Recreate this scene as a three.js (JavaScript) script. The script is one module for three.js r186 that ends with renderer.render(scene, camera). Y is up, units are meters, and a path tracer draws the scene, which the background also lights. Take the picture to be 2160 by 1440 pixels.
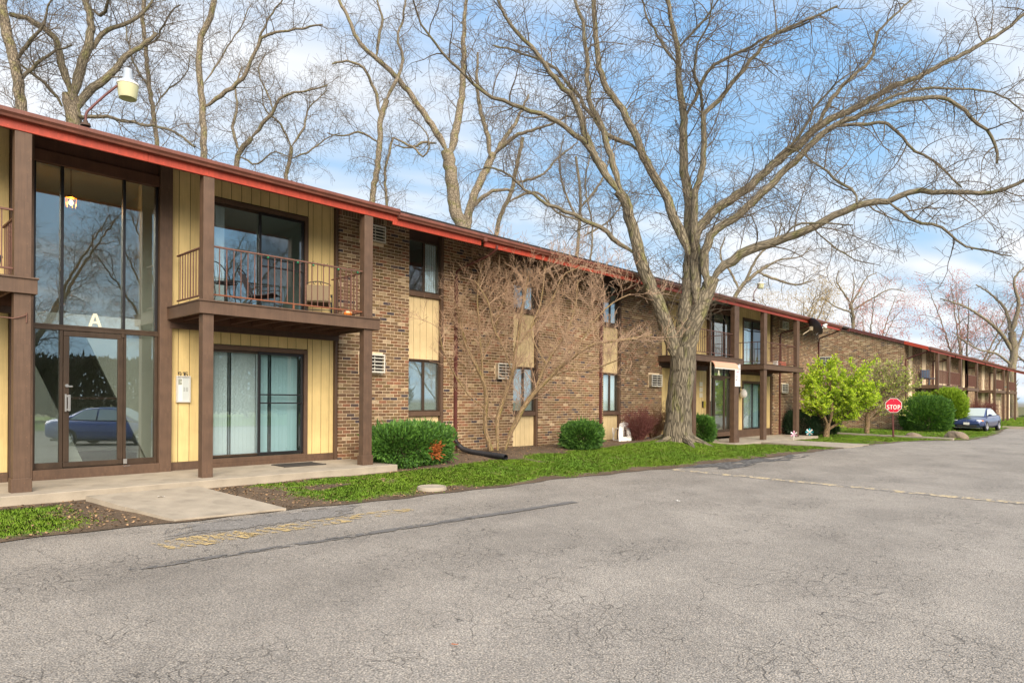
import * as THREE from 'three';
import { mergeGeometries } from 'three/addons/utils/BufferGeometryUtils.js';
import { RoundedBoxGeometry } from 'three/addons/geometries/RoundedBoxGeometry.js';
import { TextGeometry } from 'three/addons/geometries/TextGeometry.js';
import { FontLoader } from 'three/addons/loaders/FontLoader.js';

// ───────────────────────── camera, sky, sun, exposure ─────────────────────────
// X runs along the facade to the far end of the street, Y is up, +Z points from the facade to the parking lot.
const scene = new THREE.Scene();
const camera = new THREE.PerspectiveCamera(2 * Math.atan(720 / 1400) * 180 / Math.PI, 2160 / 1440, 0.1, 700);
camera.position.set(0, 1.27, 12.8);
camera.lookAt(0.725, 1.27, 12.8 - 0.6887);
camera.rotateZ(0.006);
camera.setViewOffset(2160, 1440, 0, -123, 2160, 1440);      // shifted lens: verticals stay upright
const renderer = new THREE.WebGLRenderer({ antialias: true });
renderer.toneMapping = THREE.LinearToneMapping;
renderer.toneMappingExposure = 1.95;
renderer.shadowMap.enabled = true;
const sun = new THREE.DirectionalLight(0xffefda, 3.7);
sun.position.set(-26, 54, 76);
sun.target.position.set(14, 0, 0);
sun.castShadow = true;
sun.shadow.radius = 100;
Object.assign(sun.shadow.camera, { left: -70, right: 90, top: 60, bottom: -60, near: 1, far: 260 });
sun.shadow.mapSize.set(4096, 4096);
scene.add(sun, sun.target);

// ───────────────────────── random numbers and noise ─────────────────────────
function rng(seed) { let a = seed >>> 0; return () => { a = (a + 0x6d2b79f5) | 0; let t = Math.imul(a ^ (a >>> 15), 1 | a); t = (t + Math.imul(t ^ (t >>> 7), 61 | t)) ^ t; return ((t ^ (t >>> 14)) >>> 0) / 4294967296; }; }
function hash(x, y, s = 0) { let h = Math.imul(x | 0, 374761393) + Math.imul(y | 0, 668265263) + Math.imul(s | 0, 974634541); h = Math.imul(h ^ (h >>> 13), 1274126177); return ((h ^ (h >>> 16)) >>> 0) / 4294967296; }
const mod = (a, n) => ((a % n) + n) % n, lerp = (a, b, t) => a + (b - a) * t, clamp = (v, a = 0, b = 1) => Math.min(b, Math.max(a, v));
const smooth = (a, b, v) => { const t = clamp((v - a) / (b - a)); return t * t * (3 - 2 * t); };
function vnoise(x, y, p, s) {                                   // value noise that repeats after p cells
  const ix = Math.floor(x), iy = Math.floor(y), fx = x - ix, fy = y - iy, u = fx * fx * (3 - 2 * fx), v = fy * fy * (3 - 2 * fy);
  const h = (a, b) => hash(mod(a, p), mod(b, p), s);
  return lerp(lerp(h(ix, iy), h(ix + 1, iy), u), lerp(h(ix, iy + 1), h(ix + 1, iy + 1), u), v);
}
function fbm(x, y, p, o, s = 1) { let a = 0.5, t = 0, n = 0; for (let i = 0; i < o; i++) { t += a * vnoise(x, y, p, s + i * 17); n += a; a *= 0.5; x *= 2; y *= 2; p *= 2; } return t / n; }
function worley(x, y, p, s) {                                   // [nearest, second nearest, id]
  const ix = Math.floor(x), iy = Math.floor(y); let a = 9, b = 9, id = 0;
  for (let j = -1; j < 2; j++) for (let i = -1; i < 2; i++) {
    const cx = mod(ix + i, p), cy = mod(iy + j, p), dx = ix + i + hash(cx, cy, s) - x, dy = iy + j + hash(cx, cy, s + 7) - y, d = Math.sqrt(dx * dx + dy * dy);
    if (d < a) { b = a; a = d; id = hash(cx, cy, s + 13); } else if (d < b) b = d;
  }
  return [a, b, id];
}

// sky: thin streaked cloud over spring blue, computed for the whole globe with one formula
{
  const W = 2048, H = 1024, data = new Float32Array(W * H * 4);
  const BIG = 100000, cs = Math.cos(0.35), sn = Math.sin(0.35);
  for (let r = 0; r < H; r++) {
    const el = ((r + 0.5) / H - 0.5) * Math.PI, y = Math.sin(el), cy = Math.cos(el);
    for (let c = 0; c < W; c++) {
      const az = ((c + 0.5) / W - 0.5) * 2 * Math.PI, x = Math.cos(az) * cy, z = Math.sin(az) * cy, o = (r * W + c) * 4;
      if (y < 0) { data[o] = 0.22; data[o + 1] = 0.21; data[o + 2] = 0.18; data[o + 3] = 1; continue; }
      const k = 1 / (y + 0.16), px = (x * cs + z * sn) * k, pz = (-x * sn + z * cs) * k;
      const warp = fbm(px * 0.9 + 40, pz * 0.9 + 40, BIG, 3, 91) - 0.5;
      const a = fbm(px * 0.75 + 20 + warp * 1.4, pz * 2.1 + 30 + warp * 1.2, BIG, 6, 5), b = fbm(px * 2.6 + 60 + warp * 2, pz * 6.5 + 70 + warp, BIG, 5, 33);
      const veil = smooth(0.34, 0.70, a * 0.62 + b * 0.38 + 0.02);
      const cover = clamp(veil * 0.94 + 0.24 * (1 - smooth(0.0, 0.30, y)));
      const up = smooth(0, 0.75, y);
      const blue = [lerp(0.25, 0.10, up), lerp(0.39, 0.25, up), lerp(0.525, 0.485, up)];
      const white = 0.525 + 0.10 * (b - 0.5);
      data[o] = lerp(blue[0], white * 0.985, cover); data[o + 1] = lerp(blue[1], white, cover); data[o + 2] = lerp(blue[2], white * 1.03, cover); data[o + 3] = 1;
    }
  }
  const sky = new THREE.DataTexture(data, W, H, THREE.RGBAFormat, THREE.FloatType);
  sky.mapping = THREE.EquirectangularReflectionMapping; sky.magFilter = THREE.LinearFilter; sky.needsUpdate = true;
  scene.background = sky; scene.environment = sky;
}

// ───────────────────────── procedural textures ─────────────────────────
const toS = (v) => { v = clamp(v); return 255 * (v <= 0.0031308 ? v * 12.92 : 1.055 * Math.pow(v, 1 / 2.4) - 0.055); };
function texture(w, h, f, color = true) {                       // f(u, v) gives linear [r, g, b] or a grey
  const d = new Uint8Array(w * h * 4);
  for (let j = 0, o = 0; j < h; j++) for (let i = 0; i < w; i++, o += 4) {
    const q = f((i + 0.5) / w, (j + 0.5) / h), g = typeof q === 'number';
    for (let c = 0; c < 3; c++) { const v = g ? q : q[c]; d[o + c] = color ? toS(v) : 255 * clamp(v); }
    d[o + 3] = !g && q.length > 3 ? 255 * clamp(q[3]) : 255;
  }
  const t = new THREE.DataTexture(d, w, h); t.wrapS = t.wrapT = THREE.RepeatWrapping; t.magFilter = THREE.LinearFilter; t.minFilter = THREE.LinearMipmapLinearFilter; t.generateMipmaps = true;
  if (color) t.colorSpace = THREE.SRGBColorSpace; t.needsUpdate = true; return t;
}
const rep = (t, sx, sy = sx) => { const c = t.clone(); c.repeat.set(sx, sy); c.needsUpdate = true; return c; };
const std = (o) => new THREE.MeshStandardMaterial(o), rgb = (r, g, b) => new THREE.Color().setRGB(r, g, b);

// worn asphalt, one tile is 5 m: pale stones in dark binder, a net of partly open cracks
const asphaltHeight = new Float32Array(2048 * 2048);
const tAsphalt = texture(2048, 2048, (u, v) => {
  const s = worley(u * 400, v * 400, 400, 3), f = worley(u * 620, v * 620, 620, 23), big = fbm(u * 4, v * 4, 4, 5, 11), mid = fbm(u * 26, v * 26, 26, 3, 41);
  const wx = (fbm(u * 12, v * 12, 12, 4, 51) - 0.5) * 0.55, wy = (fbm(u * 12, v * 12, 12, 4, 71) - 0.5) * 0.55;
  const c1 = worley(u * 9 + wx * 2.2, v * 9 + wy * 2.2, 9, 61), c2 = worley(u * 38 + wx * 6, v * 38 + wy * 6, 38, 81);
  const m1 = smooth(0.46, 0.62, fbm(u * 6, v * 6, 6, 3, 101)), m2 = smooth(0.48, 0.66, fbm(u * 8, v * 8, 8, 3, 131));
  const crack = Math.max((1 - smooth(0.003, 0.013, c1[1] - c1[0])) * m1 * 0.7, (1 - smooth(0.015, 0.08, c2[1] - c2[0])) * m2 * 0.6);
  const stone = s[0] < 0.52 ? 1 : 0, tone = stone ? 0.80 + 0.60 * Math.pow(s[2], 1.7) : 0.62, pit = smooth(0.60, 0.9, f[0]) * 0.5 + (f[2] < 0.09 ? 0.75 : 0);
  const g = 0.315 * tone * (0.86 + 0.28 * big) * (0.9 + 0.2 * mid) * (1 - pit * 0.55) * (1 - 0.82 * crack);
  asphaltHeight[Math.floor(v * 2048) * 2048 + Math.floor(u * 2048)] = clamp(0.45 + 0.4 * (stone ? 1 - s[0] : 0) - pit * 0.3 - crack * 0.6);
  const warm = s[2] > 0.7 ? 0.03 : 0;
  return [g * (1.085 + warm), g * 0.985, g * (0.855 - warm)];
});
const tAsphaltBump = texture(2048, 2048, (u, v) => asphaltHeight[Math.floor(v * 2048) * 2048 + Math.floor(u * 2048)], false);
const tConcrete = texture(1024, 1024, (u, v) => {
  const b = fbm(u * 5, v * 5, 5, 6, 201), f = hash(u * 1024, v * 1024, 3), w = worley(u * 240, v * 240, 240, 211), st = smooth(0.6, 0.75, fbm(u * 3, v * 3, 3, 4, 221));
  const g = 0.36 * (0.78 + 0.42 * b) * (0.93 + 0.14 * f) * (w[2] > 0.93 && w[0] < 0.4 ? 0.7 : 1) * (1 - 0.16 * st);
  return [g * 1.09, g * 0.94, g * 0.73];
});
const tSoil = texture(1024, 1024, (u, v) => {
  const b = fbm(u * 6, v * 6, 6, 5, 231), w = worley(u * 110, v * 110, 110, 241), f = worley(u * 220, v * 60, 220, 251), g = (0.5 + 0.8 * b) * (0.6 + 0.6 * w[2]) * (f[2] > 0.86 && f[0] < 0.35 ? 2.2 : 1);
  return [0.135 * g, 0.092 * g, 0.056 * g];
});
const tMulch = texture(512, 512, (u, v) => { const w = worley(u * 60, v * 60, 60, 261), g = 0.5 + w[2] * 1.1; return [0.12 * g, 0.062 * g, 0.036 * g]; });
const tWood = texture(512, 512, (u, v) => {                     // brown trim paint with fine grain, chips and dirt
  const gr = fbm(u * 60, v * 3, 60, 3, 301), d = fbm(u * 7, v * 7, 7, 4, 311), ch = worley(u * 34, v * 34, 34, 321);
  const k = (0.78 + 0.38 * gr) * (0.72 + 0.54 * d), chip = ch[2] > 0.975 && ch[0] < 0.16 ? 1 : 0;
  return [lerp(0.98 * k, 1.9, chip), lerp(0.98 * k, 1.7, chip), lerp(0.98 * k, 1.5, chip)].map((q) => q * 0.5);
});
const tPaint = texture(512, 512, (u, v) => {                    // cream siding: faint rough-sawn grain, soft stains
  const gr = fbm(u * 90, v * 4, 90, 3, 331), d = fbm(u * 3, v * 3, 3, 5, 341), k = (0.88 + 0.2 * gr) * (0.80 + 0.36 * d);
  return [k * 0.93, k * 0.92, k * 0.9];
});
const tBrick = texture(512, 512, (u, v) => { const a = fbm(u * 14, v * 14, 14, 4, 351), w = worley(u * 90, v * 90, 90, 361), g = (0.7 + 0.55 * a) * (w[2] > 0.9 ? 0.62 : 1) * (w[2] < 0.05 ? 1.5 : 1); return [g * 0.8, g * 0.8, g * 0.8]; });
const tMortar = texture(512, 512, (u, v) => { const g = 0.8 + 0.4 * fbm(u * 20, v * 20, 20, 4, 371); return [0.74 * g, 0.59 * g, 0.40 * g]; });
const barkH = (u, v) => { const wv = (fbm(u * 5, v * 3, 5, 3, 401) - 0.5) * 1.2, w = worley(u * 15 + wv, v * 5 + wv * 0.5, 15, 411); return clamp(smooth(0.02, 0.42, w[1] - w[0]) * 0.8 + 0.25 * fbm(u * 30, v * 12, 30, 3, 421)); };
const tBark = texture(512, 512, (u, v) => {
  const h = barkH(u, v), m = smooth(0.50, 0.72, fbm(u * 4, v * 4, 4, 4, 431)), l = fbm(u * 22, v * 22, 22, 3, 441), g = 0.40 + 0.85 * h * (0.7 + 0.6 * l);
  const c = [0.20, 0.17, 0.118], mo = [0.165, 0.165, 0.055];
  return c.map((q, i) => lerp(q, mo[i], m * 0.65) * g * 1.1);
});
const tBarkBump = texture(512, 512, barkH, false);
const tRoof = texture(512, 512, (u, v) => { const r = Math.floor(v * 24), w = worley(u * 40 + r * 0.5, v * 24, 40, 451), g = 0.7 + 0.6 * w[2]; return [0.07 * g, 0.055 * g, 0.05 * g]; });

// ───────────────────────── materials ─────────────────────────
const M = {
  trim: std({ color: rgb(0.22, 0.128, 0.078), map: tWood, roughness: 0.62 }),
  trimDark: std({ color: rgb(0.14, 0.075, 0.048), map: tWood, roughness: 0.7 }),
  beam: std({ color: rgb(0.20, 0.085, 0.045), map: tWood, roughness: 0.8 }),
  maroon: std({ color: rgb(0.23, 0.068, 0.055), map: tWood, roughness: 0.55 }),
  gutter: std({ color: rgb(0.33, 0.115, 0.075), map: tWood, roughness: 0.45 }),
  red: std({ color: rgb(0.80, 0.098, 0.042), map: tWood, roughness: 0.5 }),
  redOld: std({ color: rgb(0.6, 0.085, 0.045), map: tWood, roughness: 0.6 }),
  siding: std({ color: rgb(0.74, 0.565, 0.255), map: tPaint, roughness: 0.8 }),
  siding2: std({ color: rgb(0.70, 0.53, 0.235), map: tPaint, roughness: 0.8 }),
  panel: std({ color: rgb(0.73, 0.575, 0.32), map: tPaint, roughness: 0.8 }),
  groove: std({ color: rgb(0.10, 0.06, 0.03), roughness: 0.95 }),
  mortar: std({ map: tMortar, roughness: 0.95 }),
  bronze: std({ color: rgb(0.145, 0.095, 0.062), roughness: 0.42, metalness: 0.3, map: tWood }),
  blackMetal: std({ color: rgb(0.025, 0.024, 0.026), roughness: 0.42, metalness: 0.4 }),
  rail: std({ color: rgb(0.15, 0.07, 0.05), roughness: 0.6, metalness: 0.1 }),
  railRust: std({ color: rgb(0.42, 0.15, 0.07), roughness: 0.8, map: tWood }),
  silver: std({ color: rgb(0.62, 0.61, 0.58), roughness: 0.3, metalness: 0.85 }),
  white: std({ color: rgb(0.78, 0.76, 0.71), roughness: 0.6 }),
  blind: std({ color: rgb(0.88, 0.90, 0.88), roughness: 0.7 }),
  wallIn: std({ color: rgb(0.58, 0.60, 0.53), roughness: 0.9 }),
  dark: std({ color: rgb(0.045, 0.04, 0.036), roughness: 0.9 }),
  roomWall: std({ color: rgb(0.56, 0.53, 0.47), roughness: 0.9 }),
  carpet: std({ color: rgb(0.10, 0.09, 0.075), roughness: 1 }),
  glass: new THREE.MeshPhysicalMaterial({ color: rgb(0.86, 0.98, 1.0), transmission: 1, thickness: 0, roughness: 0, ior: 2.2 }),
  glassDim: new THREE.MeshPhysicalMaterial({ color: rgb(0.55, 0.72, 0.75), transmission: 1, thickness: 0, roughness: 0, ior: 2.2 }),
  glassHall: new THREE.MeshPhysicalMaterial({ color: rgb(0.88, 0.95, 0.93), transmission: 1, thickness: 0, roughness: 0, ior: 2.0 }),
  addedMirror: std({ color: rgb(0.90, 0.95, 0.97), metalness: 1, roughness: 0, transparent: true, opacity: 0.295 }),  // see-through mirror layer, added to brighten what the panes reflect
  concrete: std({ map: tConcrete, bumpMap: tConcrete, bumpScale: 0.0015, roughness: 0.92 }),
  mulch: std({ map: tMulch, roughness: 1 }),
  roof: std({ map: tRoof, roughness: 0.95 }),
  louver: std({ color: rgb(0.66, 0.64, 0.56), roughness: 0.5 }),
  louverBox: std({ color: rgb(0.42, 0.35, 0.24), roughness: 0.6 }),
  bark: std({ map: rep(tBark, 1, 0.5), bumpMap: rep(tBarkBump, 1, 0.5), bumpScale: 0.05, roughness: 0.95 }),
  barkLimb: std({ map: rep(tBark, 1, 0.6), bumpMap: rep(tBarkBump, 1, 0.6), bumpScale: 0.015, roughness: 0.95 }),
  barkGrey: std({ map: rep(tBark, 1, 1), color: rgb(1.15, 1.12, 1.15), bumpMap: rep(tBarkBump, 1, 1), bumpScale: 0.012, roughness: 0.95 }),
  twig: std({ color: rgb(0.125, 0.097, 0.066), roughness: 0.9 }),
  twigGrey: std({ color: rgb(0.145, 0.118, 0.09), roughness: 0.9 }),
  twigTan: std({ color: rgb(0.43, 0.29, 0.19), roughness: 0.9 }),
  twigRed: std({ color: rgb(0.15, 0.05, 0.04), roughness: 0.9 }),
  budPink: std({ color: rgb(0.52, 0.20, 0.15), roughness: 0.9 }),
  budGold: std({ color: rgb(0.42, 0.31, 0.13), roughness: 0.9 }),
};

// ───────────────────────── building blocks ─────────────────────────
const used = {};
const numbered = (n) => { const k = used[n] = (used[n] ?? -1) + 1; return k ? n + '_' + String(k).padStart(3, '0') : n; };
function tag(o, label, category, group) { Object.assign(o.userData, { label, category }); if (group) o.userData.group = group; return o; }
function thing(name, label, category, [x, y, z] = [0, 0, 0], turn = 0, group) { const o = new THREE.Group(); o.name = numbered(name); o.position.set(x, y, z); o.rotation.y = turn; scene.add(o); return tag(o, label, category, group); }
function mesh(name, geo, m, parent) { const o = new THREE.Mesh(geo, m); o.name = parent ? name : numbered(name); o.castShadow = o.receiveShadow = true; (parent ?? scene).add(o); return o; }
const structure = (o) => { o.userData.kind = 'structure'; return o; }, stuff = (o) => { o.userData.kind = 'stuff'; return o; };
function metricUV(g) {                                          // texture coordinates in metres along the faces
  const p = g.attributes.position, n = g.attributes.normal, uv = new Float32Array(p.count * 2);
  for (let i = 0; i < p.count; i++) {
    const ax = Math.abs(n.getX(i)), ay = Math.abs(n.getY(i)), az = Math.abs(n.getZ(i)), x = p.getX(i), y = p.getY(i), z = p.getZ(i);
    if (ay >= ax && ay >= az) { uv[i * 2] = x; uv[i * 2 + 1] = z; } else if (ax >= az) { uv[i * 2] = z; uv[i * 2 + 1] = y; } else { uv[i * 2] = x; uv[i * 2 + 1] = y; }
  }
  g.setAttribute('uv', new THREE.BufferAttribute(uv, 2)); return g;
}
function box(x0, x1, y0, y1, z0, z1) { const g = new THREE.BoxGeometry(Math.abs(x1 - x0), Math.abs(y1 - y0), Math.abs(z1 - z0)); g.translate((x0 + x1) / 2, (y0 + y1) / 2, (z0 + z1) / 2); return metricUV(g); }
function rbox(x0, x1, y0, y1, z0, z1, r = 0.008) { const g = new RoundedBoxGeometry(Math.abs(x1 - x0), Math.abs(y1 - y0), Math.abs(z1 - z0), 1, r); g.translate((x0 + x1) / 2, (y0 + y1) / 2, (z0 + z1) / 2); return metricUV(g); }
const merge = (a) => mergeGeometries(a.map((g) => { const q = g.index ? g.toNonIndexed() : g; for (const k of Object.keys(q.attributes)) if (!['position', 'normal', 'uv'].includes(k)) q.deleteAttribute(k); return q; }));
function cyl(a, b, r0, r1 = r0, n = 8) { const d = new THREE.Vector3().subVectors(b, a), g = new THREE.CylinderGeometry(r1, r0, d.length(), n); g.applyQuaternion(new THREE.Quaternion().setFromUnitVectors(new THREE.Vector3(0, 1, 0), d.clone().normalize())); g.translate((a.x + b.x) / 2, (a.y + b.y) / 2, (a.z + b.z) / 2); return g; }
const V = (x, y, z) => new THREE.Vector3(x, y, z);
function pipe(points, r, n = 8, seg = 24, tension = 0.5) { return new THREE.TubeGeometry(new THREE.CatmullRomCurve3(points, false, 'catmullrom', tension), seg, r, n); }
function extrudeX(profile, x0, x1) {                            // a closed (z, y) profile drawn out along X
  const s = new THREE.Shape(profile.map(([z, y]) => new THREE.Vector2(-z, y))), g = new THREE.ExtrudeGeometry(s, { depth: x1 - x0, bevelEnabled: false });
  g.rotateY(Math.PI / 2); g.translate(x0, 0, 0); g.computeVertexNormals(); return metricUV(g);
}
const font = await new FontLoader().loadAsync('fonts/droid/droid_sans_bold.typeface.json');
const serif = await new FontLoader().loadAsync('fonts/droid/droid_serif_regular.typeface.json');
function letters(text, size, depth, f = font) { const g = new TextGeometry(text, { font: f, size, depth, curveSegments: 4, bevelEnabled: false }); g.computeBoundingBox(); const b = g.boundingBox; g.translate(-(b.min.x + b.max.x) / 2, -(b.min.y + b.max.y) / 2, 0); return g; }

// ───────────────────────── bricks ─────────────────────────
const COURSE = 0.074, PITCH = 0.213;
const brickTones = [[0.237, 0.138, 0.067], [0.211, 0.118, 0.059], [0.256, 0.156, 0.072], [0.186, 0.102, 0.054], [0.262, 0.131, 0.064], [0.301, 0.134, 0.07], [0.23, 0.147, 0.079], [0.198, 0.128, 0.054], [0.269, 0.173, 0.084], [0.106, 0.07, 0.06], [0.075, 0.057, 0.063], [0.338, 0.221, 0.124], [0.475, 0.344, 0.194], [0.564, 0.42, 0.264]];
const pickTone = (r, pale) => { const q = r(); return q < 0.80 - pale ? Math.floor(r() * 9) : q < 0.86 - pale ? 9 + Math.floor(r() * 2) : q < 0.93 - pale * 0.6 ? 11 : q < 0.98 - pale * 0.2 ? 12 : 13; };
const brickMats = brickTones.map((c) => std({ color: rgb(...c), map: rep(tBrick, 1.6), roughness: 0.88 }));
const brickWhite = std({ map: rep(tBrick, 1.6), roughness: 0.88 });
// the bricks of a wall, u along it and v up; `cut` are [u0, u1, v0, v1] openings
function layBricks(u0, u1, v0, v1, seed, pale = 0, cut = [], soldierFrom = Infinity) {
  const out = [], r = rng(seed);
  const cutUp = (a, b, lo, hi) => { let s = [[a, b]]; for (const [x0, x1, y0, y1] of cut) if (hi > y0 + 0.01 && lo < y1 - 0.01) s = s.flatMap(([p, q]) => [[p, Math.min(q, x0)], [Math.max(p, x1), q]].filter(([m, n]) => n - m > 0.03)); return s; };
  for (let k = 0, y = v0; y < v1 - 0.03; k++, y += COURSE) {
    if (y >= soldierFrom) { for (let u = u0; u < u1 - 0.03; u += 0.074) out.push([u, Math.min(u + 0.063, u1), y, v1, pickTone(r, pale), r()]); break; }
    const off = (k % 2) * PITCH / 2 + (hash(k, seed) - 0.5) * 0.012;
    for (let u = u0 - off; u < u1; u += PITCH) {
      const a = Math.max(u, u0), b = Math.min(u + PITCH - 0.0125, u1), top = Math.min(y + COURSE - 0.0115, v1);
      if (b - a < 0.03) continue;
      for (const [p, q] of cutUp(a, b, y, top)) out.push([p, q, y + (r() - 0.5) * 0.002, top, pickTone(r, pale), r()]);
    }
  }
  return out;
}
const unitBrick = [0, 1, 2, 3].map((i) => { const g = new THREE.BoxGeometry(1, 1, 1); const uv = g.attributes.uv; for (let j = 0; j < uv.count; j++) uv.setXY(j, uv.getX(j) * 0.2 + i * 0.23, uv.getY(j) * 0.065 + i * 0.31); return g; });
const BRICK_DEEP = 0.09;
// place(list, at): `at(u, v, w)` turns wall coordinates into the scene's, `along` is 'x' or 'z'
function placeBrick(o, [a, b, y0, y1, , q], along, face) {
  const proud = (q - 0.5) * 0.006, L = b - a;
  if (along === 'x') { o.scale.set(L, y1 - y0, BRICK_DEEP); o.position.set((a + b) / 2, (y0 + y1) / 2, face - BRICK_DEEP / 2 + proud); } else { o.scale.set(BRICK_DEEP, y1 - y0, L); o.position.set(face + BRICK_DEEP / 2 - proud, (y0 + y1) / 2, (a + b) / 2); }
}
function brickStuff(list, along, face, parent) {
  if (!list.length) return;
  const im = new THREE.InstancedMesh(unitBrick[0], brickWhite, list.length), o = new THREE.Object3D(), c = new THREE.Color();
  list.forEach((b, i) => { placeBrick(o, b, along, face); o.updateMatrix(); im.setMatrixAt(i, o.matrix); const t = brickTones[b[4]], k = 0.86 + 0.28 * b[5]; c.setRGB(t[0] * k, t[1] * k, t[2] * k); im.setColorAt(i, c); });
  im.name = 'bricks'; im.castShadow = im.receiveShadow = true; parent.add(stuff(im));
}
function brickPieces(list, along, face, parent) { for (const b of list) { const o = mesh('brick', unitBrick[Math.floor(b[5] * 4)], brickMats[b[4]], parent); placeBrick(o, b, along, face); } }

// ───────────────────────── ground heights ─────────────────────────
const interp = (k, x) => { if (x <= k[0][0]) return k[0][1]; for (let i = 1; i < k.length; i++) if (x <= k[i][0]) return lerp(k[i - 1][1], k[i][1], (x - k[i - 1][0]) / (k[i][0] - k[i - 1][0])); return k[k.length - 1][1]; };
const EDGE = [[-14, 3.9], [1.4, 4.0], [3.1, 4.02], [4.6, 4.15], [8, 4.37], [10.7, 4.3], [13.8, 4.65], [19, 4.9], [25.3, 5.0], [28.4, 5.1], [33, 5.4], [35.6, 6.3], [37, 7.0], [42, 7.0], [47, 6.8], [54, 6.2], [58, 5.9], [61, 5.9]];
const WALL = [[-14, -0.16], [8, -0.16], [9, -0.12], [12, -0.07], [15, -0.06], [17.5, -0.05], [19, -0.05], [21, -0.10], [23, -0.36], [26, -0.42], [32, -0.43], [40, -0.43], [60, -0.5], [120, -0.5]];
const edgeZ = (x) => interp(EDGE, x) + 0.05 * Math.sin(x * 2.3) + 0.035 * Math.sin(x * 5.9 + 1);
const lotY = (x, z) => -0.28 - 0.0045 * clamp(x, -20, 50) - 0.02 * clamp(z - 4.5, 0, 12);
function lawnY(x, z) {
  const e = edgeZ(Math.min(x, 60)), s = clamp(z / e), w = interp(WALL, x), a = lotY(x, e) + 0.012;
  const m = Math.exp(-((x - 18.5) ** 2 + (z - 2.3) ** 2) / 2.2) * 0.2;
  return lerp(w, a, Math.pow(s, 1.5)) + m + 0.012 * Math.sin(x * 3.1 + z * 2.2) * Math.sin(z * 2.7 - x) * (s < 0.97 ? 1 : 0);
}

// how densely the turf grows: none on paving and mulch, thin along the asphalt
function inPlan(x, z, q) { return x > q[0] && x < q[1] && z > q[2] && z < q[3]; }
const cover = (x, z) => {
  const ez = edgeZ(Math.min(x, 60)), bare = fbm(x * 1.1 + 300, z * 1.1 + 300, 5000, 4, 701);
  if (z < 1.9 && x < 8.35) return 0; if (inPlan(x, z, [23.4, 32.4, -1, 1.95])) return 0;
  if (z > 1.8 && z < 4.2 && x > lerp(2.45, 2.9, (z - 1.9) / 2.2) - 0.12 && x < lerp(4.35, 4.75, (z - 1.9) / 2.2)) return 0;
  if (z > 1.8 && z < 5.2 && x > 25.4 && x < 28.35) return 0;
  if (x > 58.1 && x < 58.6) return 0; if (x > 46.7 && z < 2.1 && x < 110) return 0;
  if (x > 36.2 && x < 37.6 && Math.abs(x - lerp(37.2, 36.15, (z + 2) / 8.5) - 0.17) < 0.25) return 0;
  let k = 1; if (x < 37) { const lim = x < 8.4 ? 2.0 : interp([[8.4, 1.85], [10, 1.9], [12.5, 1.6], [15, 1.5], [17, 1.35], [18, 2.1], [19.5, 2.3], [22, 1.0], [23.4, 0.9], [37, 0.4]], x); k *= smooth(lim - 0.15, lim + 0.25, z + (bare - 0.5) * 0.7); }
  if (x < 57) k *= 1 - smooth(ez - 0.5, ez - 0.08, z + (bare - 0.5) * 0.9);
  if (x < 3.3) k *= 1 - smooth(1.4, 2.7, x + (bare - 0.5) * 1.6 + (z - 3) * 0.1) * 0.85;
  if (x > 4.2 && x < 6.4 && z < 4.3) k *= smooth(4.5, 5.6, x + (bare - 0.5) * 2 - (z - 3) * 0.2);
  return k * smooth(0.24, 0.42, bare + 0.05);
};

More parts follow.
